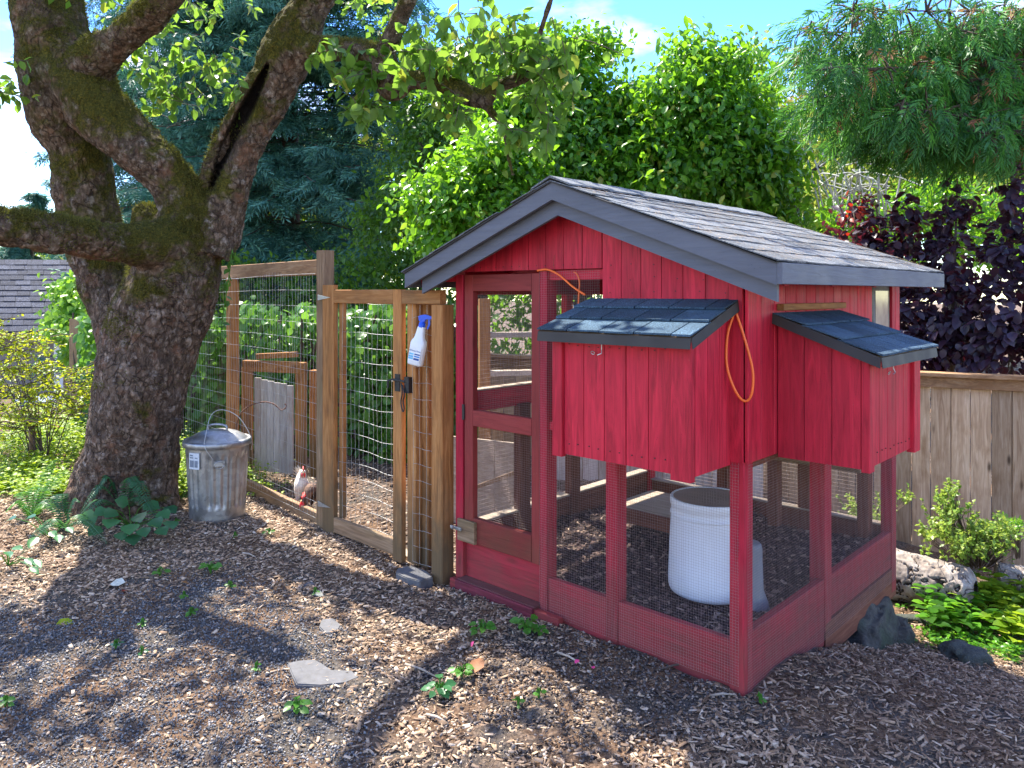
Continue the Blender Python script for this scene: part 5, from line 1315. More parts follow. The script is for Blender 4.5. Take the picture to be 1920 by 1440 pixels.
for (pts, r) in (([at(585, 0, 5.8), Vector((-3.4, -1.0, 4.5)), Vector((-2.0, -1.7, 4.5)), Vector((-.6, -2.3, 4.3))], .07), ([at(70, -80, 6), Vector((-5.2, -1.2, 4.9)), Vector((-4.4, -2.2, 4.6))], .07), ([at(790, -60, 5.1), Vector((-1.9, -.9, 4.5)), Vector((-1.2, -.7, 4.6))], .04), ([at(620, -80, 5.7), Vector((-3.3, .4, 4.9))], .05)):
    q = bez(pts, 6); mb.tube(q, [r * (1 - .7 * i / len(q)) + .008 for i in range(len(q))], 8)
mb.build('branch', M['bark'], apple, True)

# ================================================================== BACKGROUND TREES
def lobes_points(lobes, per_m2, cl_sigma, n_leaf, shell=.45, extra=0):
    if extra:
        more = []
        for (px, py, Z, rx, ry, rz) in lobes:
            for _ in range(extra):
                a = RNG.uniform(0, 6.28); k = RNG.uniform(.75, 1.1); f = RNG.uniform(.22, .42)
                more.append((px + math.cos(a) * rx * k, py - abs(math.sin(a)) * ry * k * (1 if RNG.random() < .75 else -1), Z + RNG.uniform(-.4, .4), rx * f, ry * f * 1.15, 0))
        lobes = list(lobes) + more
    """cluster centres in the outer part of each lobe; returns leaf positions and outward vectors"""
    P_, O_ = [], []
    for (px, py, Z, rx, ry, rz) in lobes:
        c = np.array(at(px, py, Z)); ax = px2m(rx, Z); az = px2m(ry, Z); ay = rz if rz else ax * .8
        area = 4 * math.pi * ((ax * ay) ** 1.6 / 3 + (ax * az) ** 1.6 / 3 + (ay * az) ** 1.6 / 3) ** (1 / 1.6)
        n = max(10, int(area * per_m2)); u = unit(RNG.normal(0, 1, (n, 3))); r = (shell + (1 - shell) * RNG.random(n) ** .5)
        r = r * (1 + .32 * vnoise(u * 2.2 + px * .1, 3))
        k = u * r[:, None] * np.array([ax, ay, az]); # camera aligned axes
        w = np.stack([CA * k[:, 0] - SA * k[:, 1], SA * k[:, 0] + CA * k[:, 1], k[:, 2]], -1)
        ow = np.stack([CA * u[:, 0] - SA * u[:, 1], SA * u[:, 0] + CA * u[:, 1], u[:, 2]], -1)
        cc_ = c + w; cc_ = np.repeat(cc_, n_leaf, 0) + RNG.normal(0, cl_sigma, (n * n_leaf, 3)) * np.array([1, 1, .6]); P_.append(cc_); O_.append(np.repeat(ow, n_leaf, 0))
    return np.concatenate(P_), np.concatenate(O_)
def leafy(parent, mat, lobes, per_m2, sig, n_leaf, size, tmpl=LEAF_FAR, droop=.5, wf=1.0, up=.6, name='crown', shell=.45, sv=.5):
    P_, O_ = lobes_points(lobes, per_m2, sig, n_leaf, shell, extra=3); n = len(P_)
    d = unit(O_ * .5 + RNG.normal(0, .7, (n, 3)) + np.array([0, 0, -droop])); nn = unit(O_ * .7 + RNG.normal(0, .45, (n, 3)) + np.array([0, 0, up]))
    S_ = size * RNG.uniform(1 - sv, 1 + sv, n)
    o = scatter(name, tmpl, P_, d, nn, S_, mat, parent, width=S_ * wf); o['kind'] = 'stuff'; return o
def tree(label, base, trunk_pts, trunk_r, cat='tree', name='tree', bark_='twig', group=None):
    t = empty(name, base, label, cat, group)
    for i, (pts, r) in enumerate(zip(trunk_pts, trunk_r)):
        q = bez(pts, 5); MB().tube(q, [r * (1 - .65 * k / len(q)) for k in range(len(q))], 9).build('trunk' if i == 0 else 'limb', M[bark_], t, True)
    return t
M['bark_g'] = bark('grey_trunk', (.10, .085, .075), (.27, .24, .21), (.025, .02, .017), moss_amt=.15, lichen=True)
def gb(px, Z): 
    p = at(px, 600, Z); return Vector((p.x, p.y, gz(p.x, p.y)))
# broad leaved tree with its top against the sky
def mid_tree(label, px, Z, top, lobes, mat, per, sig, nl, size, r=.12, wf=1.0, tmpl=LEAF, extra=(), droop=.7, name='broadleaf_tree', up=.6):
    b = gb(px, Z); tp = at(px + 10, top + 60, Z)
    tr = [[b, (b + tp) / 2 + Vector((.1, .05, 0)), tp]] + [[b.lerp(tp, .35), at(e[0], e[1], Z)] for e in extra]
    t = tree(label, b, tr, [r] + [r * .4] * len(extra), name=name, bark_='bark_g')
    leafy(t, mat, lobes, per, sig, nl, size, tmpl, droop=droop, wf=wf, up=up); return t
mid_tree('tall glossy green broadleaf tree rising above the right half of the coop roof', 1330, 9.6, 100,
         [(1320, 150, 9.6, 85, 70, 0), (1290, 230, 9.4, 105, 80, 0), (1380, 250, 9.5, 85, 90, 0), (1330, 330, 9.3, 130, 90, 0), (1430, 330, 9.4, 60, 80, 0), (1250, 320, 9.2, 80, 80, 0), (1440, 400, 9.3, 50, 50, 0)],
         M['broad'], 22, .17, 30, .095, extra=((1290, 200), (1400, 230), (1430, 320)))
mid_tree('glossy green broadleaf tree behind the coop ridge, left of the taller one', 1080, 10.0, 120,
         [(1060, 190, 10., 75, 90, 0), (1130, 240, 10., 75, 80, 0), (1020, 250, 9.8, 80, 70, 0), (960, 300, 9.6, 80, 80, 0), (1080, 310, 9.7, 120, 70, 0), (1170, 310, 9.7, 60, 70, 0), (1185, 215, 10, 45, 40, 0), (960, 210, 10, 70, 60, 0), (1010, 130, 10.2, 60, 55, 0), (1085, 115, 10.2, 50, 45, 0), (1010, 370, 9.4, 70, 60, 0)],
         M['broad'], 20, .17, 30, .092, extra=((1000, 260), (1150, 230)))
mid_tree('bright bushy tree with pale sunlit leaves behind the left slope of the roof', 880, 8.6, 330,
         [(890, 330, 8.6, 75, 70, 0), (860, 400, 8.5, 80, 60, 0), (930, 390, 8.5, 70, 60, 0), (840, 455, 8.4, 55, 35, 0), (960, 330, 8.7, 50, 60, 0)],
         M['broad'], 25, .14, 28, .085, extra=((850, 380),))
mid_tree('darker tree with fine leaves between the spruce and the bright bushy tree', 780, 13, 200,
         [(790, 260, 13, 60, 70, 0), (770, 350, 13, 70, 70, 0), (840, 300, 13.5, 60, 60, 0), (740, 440, 12.6, 90, 70, 0), (800, 200, 13.5, 60, 70, 0), (870, 200, 13.8, 80, 90, 0), (760, 130, 14, 70, 60, 0), (900, 120, 14, 70, 50, 0)],
         M['broad_d'], 17, .16, 14, .10, tmpl=LEAF_FAR)
# pale yellow green trees far right with a bare grey trunk
t = tree('slim grey barked tree with a lopped limb right of the broadleaf tree', gb(1492, 11.5), [[gb(1492, 11.5), at(1490, 380, 11.5), at(1478, 300, 11.5), at(1470, 200, 11.5)], [at(1484, 330, 11.5), at(1460, 300, 11.4)], [at(1488, 340, 11.5), at(1540, 310, 11.4), at(1570, 285, 11.3)]], [.11, .06, .035], bark_='bark_g')
leafy(t, M['broad_y'], [(1440, 180, 12, 60, 45, 0), (1400, 150, 12.5, 50, 45, 0), (1470, 240, 12, 55, 50, 0), (1540, 250, 12, 60, 50, 0)], 11, .2, 13, .085)
mid_tree('pale yellow green tree far behind the roof, under the cypress', 1600, 15, 200,
         [(1560, 260, 15, 80, 60, 0), (1640, 300, 15, 90, 70, 0), (1540, 350, 14, 60, 60, 0), (1730, 320, 15, 100, 70, 0), (1850, 330, 15, 110, 80, 0), (1620, 390, 14, 90, 50, 0)],
         M['broad_y'], 10, .22, 13, .12, tmpl=LEAF_FAR, r=.15, extra=((1540, 300), (1660, 280)))
mid_tree('green tree low behind the purple hedge', 1760, 12.5, 300,
         [(1700, 420, 12.5, 80, 60, 0), (1800, 400, 12.5, 90, 70, 0), (1900, 420, 12.5, 80, 80, 0), (1580, 420, 12.6, 50, 40, 0)],
         M['broad'], 15, .18, 13, .10, tmpl=LEAF_FAR)
# lichen covered bare branches
lb = empty('lichen_branches', at(1600, 300, 10.5), 'pale lichen covered bare branches arching above the dark red shrub', 'branch')
M['lichen'] = plain('pale_lichen', (.46, .47, .40), .9, 0, 40, .25)
mb = MB(); PW = []
for k in range(26):
    a = at(1530 + random.uniform(0, 160), 400 + random.uniform(-20, 20), 10.5); b = a + Vector((random.uniform(-.5, .6), random.uniform(-.4, .4), random.uniform(.3, 1.1))); m_ = (a + b) / 2 + Vector((random.uniform(-.2, .2), 0, .25)); e = b + Vector((random.uniform(-.4, .5), 0, -.15))
    mb.tube(bez([a, m_, b, e], 4), .011, 5)
mb.build('branches', M['lichen'], lb)['kind'] = 'stuff'

# blue spruce ------------------------------------------------------------
sp = empty('spruce_tree', gb(560, 17), 'big drooping blue green spruce behind the run fence', 'tree')
SB = gb(545, 17)
mt = MB().tube([SB, SB + Vector((0, 0, 4)), SB + Vector((0, 0, 11))], [.28, .2, .1], 10).build('trunk', M['twig'], sp, True)
P_, D_, N_, TWs = [], [], [], []
def spruce_branches(org, nb, z0, z1, len0, len1, droop=.35, az=(0, 6.283)):
    for k in range(nb):
        z = z0 + (z1 - z0) * (k + RNG.random()) / nb; L = len0 + (len1 - len0) * (z - z0) / (z1 - z0); L *= RNG.uniform(.75, 1.15)
        a = RNG.uniform(*az); dr = np.array([math.cos(a), math.sin(a), 0]); o_ = np.array(org) * np.array([1, 1, 0]) + np.array([0, 0, z])
        pts = []
        for s_ in np.linspace(0, 1, 14):
            pts.append(o_ + dr * L * s_ + np.array([0, 0, L * (.10 * s_ - droop * s_ ** 2 + .10 * s_ ** 5)]))
        TWs.append(tuple(pts[::2] + [pts[-1]]))
        sdv = np.array([-dr[1], dr[0], 0])
        for j in range(3, 14):
            s_ = j / 13; w = L * .22 * (1.15 - s_) + .12
            for side in (-1, 1):
                nt_ = 5
                for q in range(nt_):
                    u = (q + .5) / nt_; tipd = unit(sdv * side * .9 + dr * .5 + np.array([0, 0, -.45 - .6 * u]))
                    p = pts[j] + sdv * side * w * u * .9 + dr * w * u * .3 + np.array([0, 0, -.35 * w * u * u - .04]) + RNG.normal(0, .03, 3)
                    P_.append(p); D_.append(unit(tipd + RNG.normal(0, .3, 3))); N_.append(unit(RNG.normal(0, .5, 3) + np.array([0, 0, 1.])))
            P_.append(pts[j]); D_.append(unit(dr + RNG.normal(0, .2, 3))); N_.append(np.array([0, 0, 1.]))
spruce_branches(SB, 300, .6, 10.5, 4.3, 2.4, az=(2.2, 7.2))
n = len(P_)
o = scatter('needles', SPRIG, np.array(P_), np.array(D_), np.array(N_), RNG.uniform(.26, .48, n), M['spruce'], sp, width=RNG.uniform(.34, .55, n)); o['kind'] = 'stuff'
build_twigs(sp, TWs, .022, n=5, name='branches')
P_, D_, N_, TWs = [], [], [], []
SB2 = gb(300, 20)
sp2 = empty('spruce_tree', SB2, 'second darker spruce, seen between the apple limbs', 'tree')
MB().tube([SB2, SB2 + Vector((0, 0, 4)), SB2 + Vector((0, 0, 8))], [.2, .16, .1], 10).build('trunk', M['twig'], sp2, True)
spruce_branches(SB2, 130, 1.0, 10.0, 2.8, 2.0)
n = len(P_)
o = scatter('needles', SPRIG, np.array(P_), np.array(D_), np.array(N_), RNG.uniform(.22, .40, n), M['spruce'], sp2, width=RNG.uniform(.28, .45, n)); o['kind'] = 'stuff'
build_twigs(sp2, TWs, .02, n=5, name='branches')
P_, D_, N_, TWs = [], [], [], []
SB3 = gb(60, 22)
sp3 = empty('spruce_tree', SB3, 'small spruce top showing over the mossy limb at the left edge', 'tree')
MB().tube([SB3, SB3 + Vector((0, 0, 4.6))], [.12, .02], 8).build('trunk', M['twig'], sp3, True)
spruce_branches(SB3, 40, 1.0, 4.7, 1.6, .15)
n = len(P_)
o = scatter('needles', SPRIG, np.array(P_), np.array(D_), np.array(N_), RNG.uniform(.22, .36, n), M['spruce'], sp3, width=RNG.uniform(.3, .4, n)); o['kind'] = 'stuff'

# far tree belt ---------------------------------------------------------
belt = [
 ('far green tree mass behind the spruce, left part', 330, 24, [(300, 470, 24, 130, 60, 0), (420, 440, 24, 130, 90, 0)], 'lime', 5),
 ('far green tree mass behind the spruce, right part', 600, 22, [(560, 430, 22, 150, 100, 0), (700, 420, 22, 140, 130, 0), (640, 330, 23, 90, 80, 0)], 'lime', 5),
 ('far dark tree showing between spruce and broadleaf trees', 900, 24, [(850, 350, 24, 150, 150, 0), (1000, 380, 24, 150, 120, 0)], 'broad_d', 4),
 ('far dark tree behind the tall broadleaf tree', 1250, 24, [(1200, 370, 24, 150, 110, 0), (1350, 380, 24, 150, 110, 0), (1480, 420, 24, 120, 90, 0)], 'broad_d', 4),
 ('far tree behind the slim grey trunk', 1520, 21, [(1500, 330, 21, 80, 90, 0), (1600, 360, 21, 130, 110, 0)], 'broad', 4),
 ('far tree above the right end of the fence', 1800, 22, [(1750, 380, 22, 150, 120, 0), (1900, 330, 22, 150, 170, 0), (2020, 300, 22, 150, 200, 0)], 'broad', 4),
 ('row of green treetops above the neighbour roof', 60, 34, [(-60, 500, 34, 110, 34, 0), (60, 503, 34, 110, 34, 0), (160, 495, 34, 90, 34, 0), (240, 480, 34, 80, 50, 0)], 'lime', 3),
]
for lab_, px, Z, lo, m_, dens in belt:
    b = gb(px, Z); t = tree(lab_, b, [[b, at(px, lo[0][1], Z)]], [.2], name='tree', bark_='bark_g')
    leafy(t, M[m_], lo, dens * 1.3, .3, 11, .22, LEAF_FAR, wf=1.1)
# low dark shrubbery closing the view under the trees
bh = [('dark shrubbery behind the run, left of the tall post', [(380, 600, 12.5, 110, 80, 0), (500, 620, 12.5, 110, 90, 0), (440, 530, 13, 110, 40, 0)]),
      ('dark shrubbery behind the run, right of the tall post', [(620, 600, 12.5, 110, 80, 0), (740, 600, 12.5, 110, 90, 0), (860, 620, 12.5, 110, 100, 0), (700, 520, 12.8, 120, 40, 0)]),
      ('dark shrubbery seen through the coop door', [(960, 600, 10.5, 80, 100, 0), (1060, 620, 10.5, 90, 100, 0), (930, 520, 11, 60, 40, 0)])]
for lab_, lo in bh:
    b = gb(lo[0][0], lo[0][2]); s = empty('shrub', b, lab_, 'shrub')
    leafy(s, M['broad_d'], lo, 8, .18, 12, .11, LEAF_FAR, name='foliage')

# cypress hanging in from the upper right --------------------------------
cy = empty('cypress_tree', gb(2150, 8.2), 'incense cedar with feathery sprays hanging into the upper right corner', 'tree')
CB = gb(2150, 8.2)
MB().tube([CB, CB + Vector((0, 0, 3.5)), CB + Vector((.1, 0, 8))], [.3, .24, .15], 14).build('trunk', M['bark_g'], cy, True)
P_, D_, N_, K_, TWs = [], [], [], [], []
def cy_branch(pts, n_side, wid):
    q = bez(pts, 8); L = len(q)
    TWs.append(tuple(np.array(a) for a in q[::3] + [q[-1]]))
    for i in range(int(L * .2), L):
        for k in range(n_side):
            t = i / L; d = np.array((q[min(i + 1, L - 1)] - q[max(i - 1, 0)]).normalized())
            a = RNG.normal(0, 1, 3); a[2] -= .5; a = unit(a); w = wid * RNG.random() ** .7 * (1.2 - .6 * t)
            p = np.array(q[i]) + a * w; P_.append(p); D_.append(unit(a * .6 + d * .6 + np.array([0, 0, -.65]))); N_.append(unit(RNG.normal(0, .6, 3) + np.array([0, 0, .5]))); K_.append(RNG.random() < .06 + .42 * (t < .6))
            if k % 4 == 0: TWs.append((np.array(q[i]), (np.array(q[i]) + p) / 2 + np.array([0, 0, .02]), p))
for (e, n_) in (((1490, 110), 9), ((1520, 60), 8), ((1530, 180), 9), ((1580, 235), 9), ((1600, 140), 9), ((1640, 255), 9), ((1690, 200), 8), ((1730, 262), 9), ((1700, 90), 8), ((1790, 225), 8), ((1820, 150), 8), ((1850, 250), 8), ((1900, 210), 7), ((1780, 60), 8), ((1890, 90), 7), ((1600, 20), 7), ((1930, 240), 8), ((1560, 130), 8), ((1660, 150), 8), ((1750, 220), 8)):
    Z = random.uniform(6.2, 7.6); tip = at(e[0], e[1], Z); st = CB + Vector((0, 0, tip.z + random.uniform(.2, .9)))
    m_ = st.lerp(tip, .55) + Vector((0, 0, .12))
    cy_branch([st, st.lerp(tip, .25) + Vector((0, 0, .15)), m_, tip], int(n_ * 1.5) + 9 + (6 if e[0] < 1700 else 0), .42)
P_ = np.array(P_); D_ = np.array(D_); N_ = np.array(N_); K_ = np.array(K_)
n = len(P_); S_ = RNG.uniform(.18, .36, n)
o = scatter('sprays', FEATHER, P_[~K_], D_[~K_], N_[~K_], S_[~K_], M['cypress'], cy, width=S_[~K_] * 1.2); o['kind'] = 'stuff'
o = scatter('dead_sprays', FEATHER, P_[K_], D_[K_], N_[K_], S_[K_] * .9, M['deadspray'], cy, width=S_[K_]); o['kind'] = 'stuff'
build_twigs(cy, TWs, .013, n=4, name='branches')

# purple leaved shrubs along the right fence ------------------------------
specs = [('tall purple leaved shrub standing just left of the roof corner', 1690, 7.3, [(1642, 425, 7.3, 12, 36), (1640, 480, 7.3, 26, 40), (1700, 395, 7.3, 9, 34), (1698, 430, 7.3, 20, 36), (1700, 500, 7.2, 38, 56), (1712, 580, 7.1, 50, 55), (1735, 650, 7.0, 54, 42), (1660, 470, 7.3, 14, 44), (1650, 540, 7.2, 24, 50)]),
         ('tall purple leaved shrub second from the roof corner', 1785, 7.0, [(1795, 375, 7.0, 9, 34), (1793, 420, 7.0, 20, 36), (1790, 490, 7., 34, 56), (1790, 570, 6.9, 50, 60), (1800, 640, 6.8, 58, 48), (1760, 440, 7.1, 10, 30)]),
         ('tallest purple leaved shrub at the right edge of the fence', 1895, 6.8, [(1900, 355, 6.8, 9, 40), (1897, 405, 6.8, 20, 44), (1893, 490, 6.7, 34, 64), (1880, 575, 6.6, 48, 60), (1885, 645, 6.6, 58, 46), (1960, 500, 6.6, 46, 110), (1980, 640, 6.5, 60, 60)])]
for lab_, px, Z, lo in specs:
    b = gb(px, Z); s = empty('purple_shrub', b, lab_, 'shrub', 'purple leaved shrubs along the fence')
    MB().tube([b, at(px, 640, Z), at(lo[0][0], lo[0][1] - 40, Z)], [.03, .022, .006], 7).build('stem', M['twig'], s, True)
    P_, O_ = lobes_points([(a, b_, c, d_ * 1.12, e * 1.05, px2m(d_, c) * .75) for a, b_, c, d_, e in lo], 60, .05, 7, .5); n = len(P_)
    d = unit(O_ * .8 + RNG.normal(0, .45, (n, 3)) + np.array([0, 0, -.55])); nn = unit(O_ * .6 + RNG.normal(0, .3, (n, 3)) + np.array([0, 0, .9]))
    build_leaves(s, M['purple'], LEAF, P_, d, nn, RNG.uniform(.07, .125, n), indiv=230, wf=1.3)
s = empty('red_shrub', gb(1610, 7.6), 'dark red shrub with scarlet backlit leaves rising behind the roof edge', 'shrub')
MB().tube([gb(1610, 7.6), at(1610, 480, 7.6), at(1600, 390, 7.6)], [.03, .02, .006], 7).build('stem', M['twig'], s, True)
P_, O_ = lobes_points([(1612, 385, 7.6, 12, 26, .2), (1585, 410, 7.6, 18, 26, .2), (1595, 445, 7.6, 36, 28, .3), (1635, 410, 7.5, 16, 36, .2), (1640, 470, 7.5, 44, 40, .3)], 26, .06, 6, .4); n = len(P_)
d = unit(O_ * .8 + RNG.normal(0, .5, (n, 3)) + np.array([0, 0, -.5])); nn = unit(O_ * .6 + RNG.normal(0, .3, (n, 3)) + np.array([0, 0, .8])); sel = RNG.random(n) < .22
build_leaves(s, M['redleaf'], LEAF, P_[sel], d[sel], nn[sel], RNG.uniform(.06, .10, sel.sum()), indiv=70, wf=1.2)
build_leaves(s, M['purple'], LEAF, P_[~sel], d[~sel], nn[~sel], RNG.uniform(.06, .11, (~sel).sum()), indiv=110, wf=1.2)

# vines over the run fence -------------------------------------------------
vn = empty('vine_hedge', at(600, 880, 7.9), 'thick leafy vine covering the back fence of the run', 'vine')
P_, D_, N_, S_ = [], [], [], []
for k in range(11500):
    px = RNG.uniform(150, 905); t = RNG.random(); Z = 8.6 - (px - 350) / 550 * .9
    if 478 < px < 560 and t < .32: continue
    zt0 = at(px, 578 + 9 * math.sin(px * .05) + 6 * math.sin(px * .13), Z).z; z = zt0 * (1 - (1 - t) ** 1.0) if True else 0
    top = z > zt0 - .28; depth = RNG.normal(0, .14) + (-.18 if top else 0) + .12 * math.sin(px * .04 + z * 3)
    p = at(px, 600, Z + depth); P_.append((p.x, p.y, z + RNG.normal(0, .03) + .02)); D_.append(unit(V(SA * .35, -CA * .35, -.9) + RNG.normal(0, .5, 3)))
    N_.append(unit(V(SA, -CA, .75 + 1.0 * top) + RNG.normal(0, .45, 3))); S_.append(RNG.uniform(.06, .12))
build_leaves(vn, M['vine'], LEAF, P_, D_, N_, S_, indiv=200, wf=1.5)
MB_ = MB()
for k in range(60):
    px = random.uniform(160, 900); Z = 8.55 - (px - 350) / 550 * .9; a = at(px, 600, Z); a.z = gz(a.x, a.y); b = a + Vector((random.uniform(-.5, .5), 0, 1.5)); MB_.tube(bez([a, a.lerp(b, .5) + Vector((random.uniform(-.2, .2), 0, 0)), b], 4), .012, 5)
MB_.build('vine_stems', M['twig'], vn)['kind'] = 'stuff'
# backing boards of that fence so nothing is hollow
bk = empty('back_fence', at(600, 880, 8.75), 'dark old boards of the back fence, mostly hidden under the vine', 'fence')
a_, b_ = at(140, 600, 9.15), at(950, 600, 7.85)
L_ = (b_ - a_); L_.z = 0; nb_ = int(L_.length / .15); u_ = L_.normalized(); n_ = Vector((u_.y, -u_.x, 0))
for k in range(nb_):
    c = Vector((a_.x, a_.y, 0)) + u_ * (.15 * k); MB().beam((c.x, c.y, gz(c.x, c.y) - .05), (c.x, c.y, 1.42), .143, .02, n_, .002).build('board', M['greyz'], bk)

# climbing vine on the corner post
cv = empty('climbing_vine', at(130, 600, 11), 'bright climbing vine swarming over the run corner post left of the trunk', 'vine')
P_, D_, N_, S_ = [], [], [], []
for (a, b, Z, rx, ry, n_) in ((125, 545, 10.5, 34, 26, 260), (150, 590, 10.5, 38, 40, 420), (110, 600, 10.3, 26, 30, 180), (165, 640, 10.4, 24, 40, 220), (130, 660, 10.4, 20, 30, 120), (170, 700, 10.4, 14, 40, 90), (100, 620, 10, 40, 14, 60), (150, 800, 10.6, 20, 60, 60)):
    for _ in range(int(n_ * 1.8)):
        p = at(a + RNG.normal(0, rx * .55), b + RNG.normal(0, ry * .55), Z + RNG.normal(0, .18)); P_.append(p[:]); D_.append(unit(V(SA * .4, -CA * .4, -.7) + RNG.normal(0, .5, 3))); N_.append(unit(V(SA * .6, -CA * .6, 1.) + RNG.normal(0, .4, 3))); S_.append(RNG.uniform(.055, .105))
build_leaves(cv, M['vine_l'], LEAF, P_, D_, N_, S_, indiv=150, wf=1.4)
# apple sucker twig with bright leaves right of the trunk
su = empty('sucker_shoot', at(425, 600, 5.9), 'thin shoot with bright leaves growing along the right side of the trunk', 'shoot')
pts = [at(405, 680, 5.9), at(412, 640, 5.88), at(418, 590, 5.86), at(426, 540, 5.85), at(433, 490, 5.85), at(436, 468, 5.85)]
q = bez(pts, 6); MB().tube(q, .004, 6).build('stem', M['weed'], su)
P_, D_, N_, S_ = [], [], [], []
for i in range(2, len(q), 1):
    a = RNG.normal(0, 1, 3); P_.append(q[i][:]); D_.append(unit(a + np.array([0, 0, -.3]))); N_.append(unit(RNG.normal(0, .5, 3) + np.array([0, 0, 1.]))); S_.append(RNG.uniform(.06, .10))
build_leaves(su, M['vine'], LEAF, P_, D_, N_, S_, indiv=60, wf=1.2)

# ================================================================== NEIGHBOUR HOUSE
ho = empty('house', at(60, 800, 15), 'neighbour house with dark shingle roof and yellow lit window at the left edge', 'house')
ea, eb = at(-420, 625, 15.0), at(150, 622, 14.0); ra_, rb_ = at(-420, 487, 17.2), at(133, 489, 16.2)
def quad(a, b, s_, t): return (a.lerp(b, s_))
rows = 13
sn = ((eb - ea).cross(ra_ - ea)).normalized(); sn = sn if sn.z > 0 else -sn
MB().add([ea, eb, rb_, ra_, ea - sn * .08, eb - sn * .08, rb_ - sn * .08, ra_ - sn * .08], [(0, 1, 2, 3), (7, 6, 5, 4), (0, 4, 5, 1), (1, 5, 6, 2), (2, 6, 7, 3), (3, 7, 4, 0)]).build('roof', M['shingle_house'], ho)
rf_ = ho.children[-1]
for r_ in range(rows):
    t0, t1 = r_ / rows, (r_ + 1) / rows + .012
    ea_, eb_ = ea.lerp(ra_, t0), eb.lerp(rb_, t0); ta_, tb_ = ea.lerp(ra_, t1), eb.lerp(rb_, t1); Lr = (eb_ - ea_).length; s = -random.random() * .3
    while s < Lr:
        w = random.uniform(.22, .42); a0 = max(0, s) / Lr; a1 = min(s + w - .008, Lr) / Lr
        if a1 > a0 + .002 and a0 > .3:
            hh = random.choice((.022, .030)); P0, P1, P2, P3 = ea_.lerp(eb_, a0), ea_.lerp(eb_, a1), ta_.lerp(tb_, a1), ta_.lerp(tb_, a0)
            MB().add([P0 + sn * .002, P1 + sn * .002, P2 + sn * .002, P3 + sn * .002, P0 + sn * hh, P1 + sn * hh, P2 + sn * .008, P3 + sn * .008], [(3, 2, 1, 0), (4, 5, 6, 7), (0, 1, 5, 4), (1, 2, 6, 5), (2, 3, 7, 6), (3, 0, 4, 7)]).build('shingle', M['shingle_house'], rf_)
        s += w
M['hwall'] = plain('taupe_house_wall', (.20, .175, .16), .8, 0, 3, .1); M['hwhite'] = plain('white_house_trim', (.72, .70, .72), .5, 0, 6, .05)
M['hyel'] = plain('yellow_interior_wall', (.52, .36, .08), .7, 0, 5, .15); M['hglass'] = plain('window_glass', (.30, .27, .10), .08, 0, 2, .3)
hd_ = (eb - ea); hd_.z = 0; hd_.normalize(); hn = Vector((hd_.y, -hd_.x, 0)); 
if hn.dot(CAM - ea) < 0: hn = -hn
wa, wb = at(-420, 640, 15.4), at(145, 640, 14.4)
def wallbox(name, mat, p, q, z0, z1, th, off, parent):
    p = Vector((p.x, p.y, 0)) + hn * off; q = Vector((q.x, q.y, 0)) + hn * off
    vs = [Vector((p.x, p.y, z0)), Vector((q.x, q.y, z0)), Vector((q.x, q.y, z1)), Vector((p.x, p.y, z1))]; e = hn * th
    return MB().prism(vs, e).build(name, M[mat], parent)
zt0 = at(60, 628, 14.6).z; zw = at(60, 612, 14.6).z
wallbox('wall', 'hwall', wa, wb, -3, zw, .15, -.16, ho)
wallbox('gutter_board', 'cedarx', ea, eb, zt0 - .03, zt0 + .05, .03, .0, ho)
w_ = wallbox('window', 'hwhite', at(104, 640, 14.5), at(150, 640, 14.4), at(0, 775, 14.5).z, at(0, 628, 14.5).z, .04, .0, ho)
wallbox('pane', 'hyel', at(119, 640, 14.48), at(148, 640, 14.42), at(0, 690, 14.5).z, at(0, 634, 14.5).z, .01, .045, w_)
wallbox('sill', 'cedarx', at(118, 640, 14.48), at(150, 640, 14.42), at(0, 696, 14.5).z, at(0, 690, 14.5).z, .04, .045, w_)
wallbox('siding_panel', 'hyel', at(85, 640, 14.55), at(140, 640, 14.45), at(0, 745, 14.5).z, at(0, 700, 14.5).z, .02, .004, ho)
tp_ = empty('tarp_bin', at(80, 790, 12.5), 'blue grey storage bin by the neighbour house behind the golden shrub', 'bin')
M['tarp'] = plain('blue_grey_sheet', (.16, .22, .32), .5, 0, 4, .1)
a = at(60, 790, 12.6); b = at(150, 790, 12.2); zt1 = at(0, 748, 12.4).z
MB().beam((a.x, a.y, zt1 - .6), (b.x, b.y, zt1 - .6), .6, 1.1, (0, 0, 1), .03).build('bin_body', M['tarp'], tp_)
MB().beam((a.x, a.y, zt1 - .02), (b.x, b.y, zt1 - .02), .7, .05, (0, 0, 1), .01).build('bin_lid', M['tarp'], tp_)

# ================================================================== SMALL PLANTS
def bush_stems(base, n, h, spread, r=.006):
    out = []
    for _ in range(n):
        a = random.uniform(0, 6.28); e = Vector((math.cos(a) * spread * random.uniform(.3, 1), math.sin(a) * spread * random.uniform(.3, 1), h * random.uniform(.7, 1.1)))
        out.append((np.array(base), np.array(base + e * .5 + Vector((0, 0, h * .12))), np.array(base + e)))
    return out
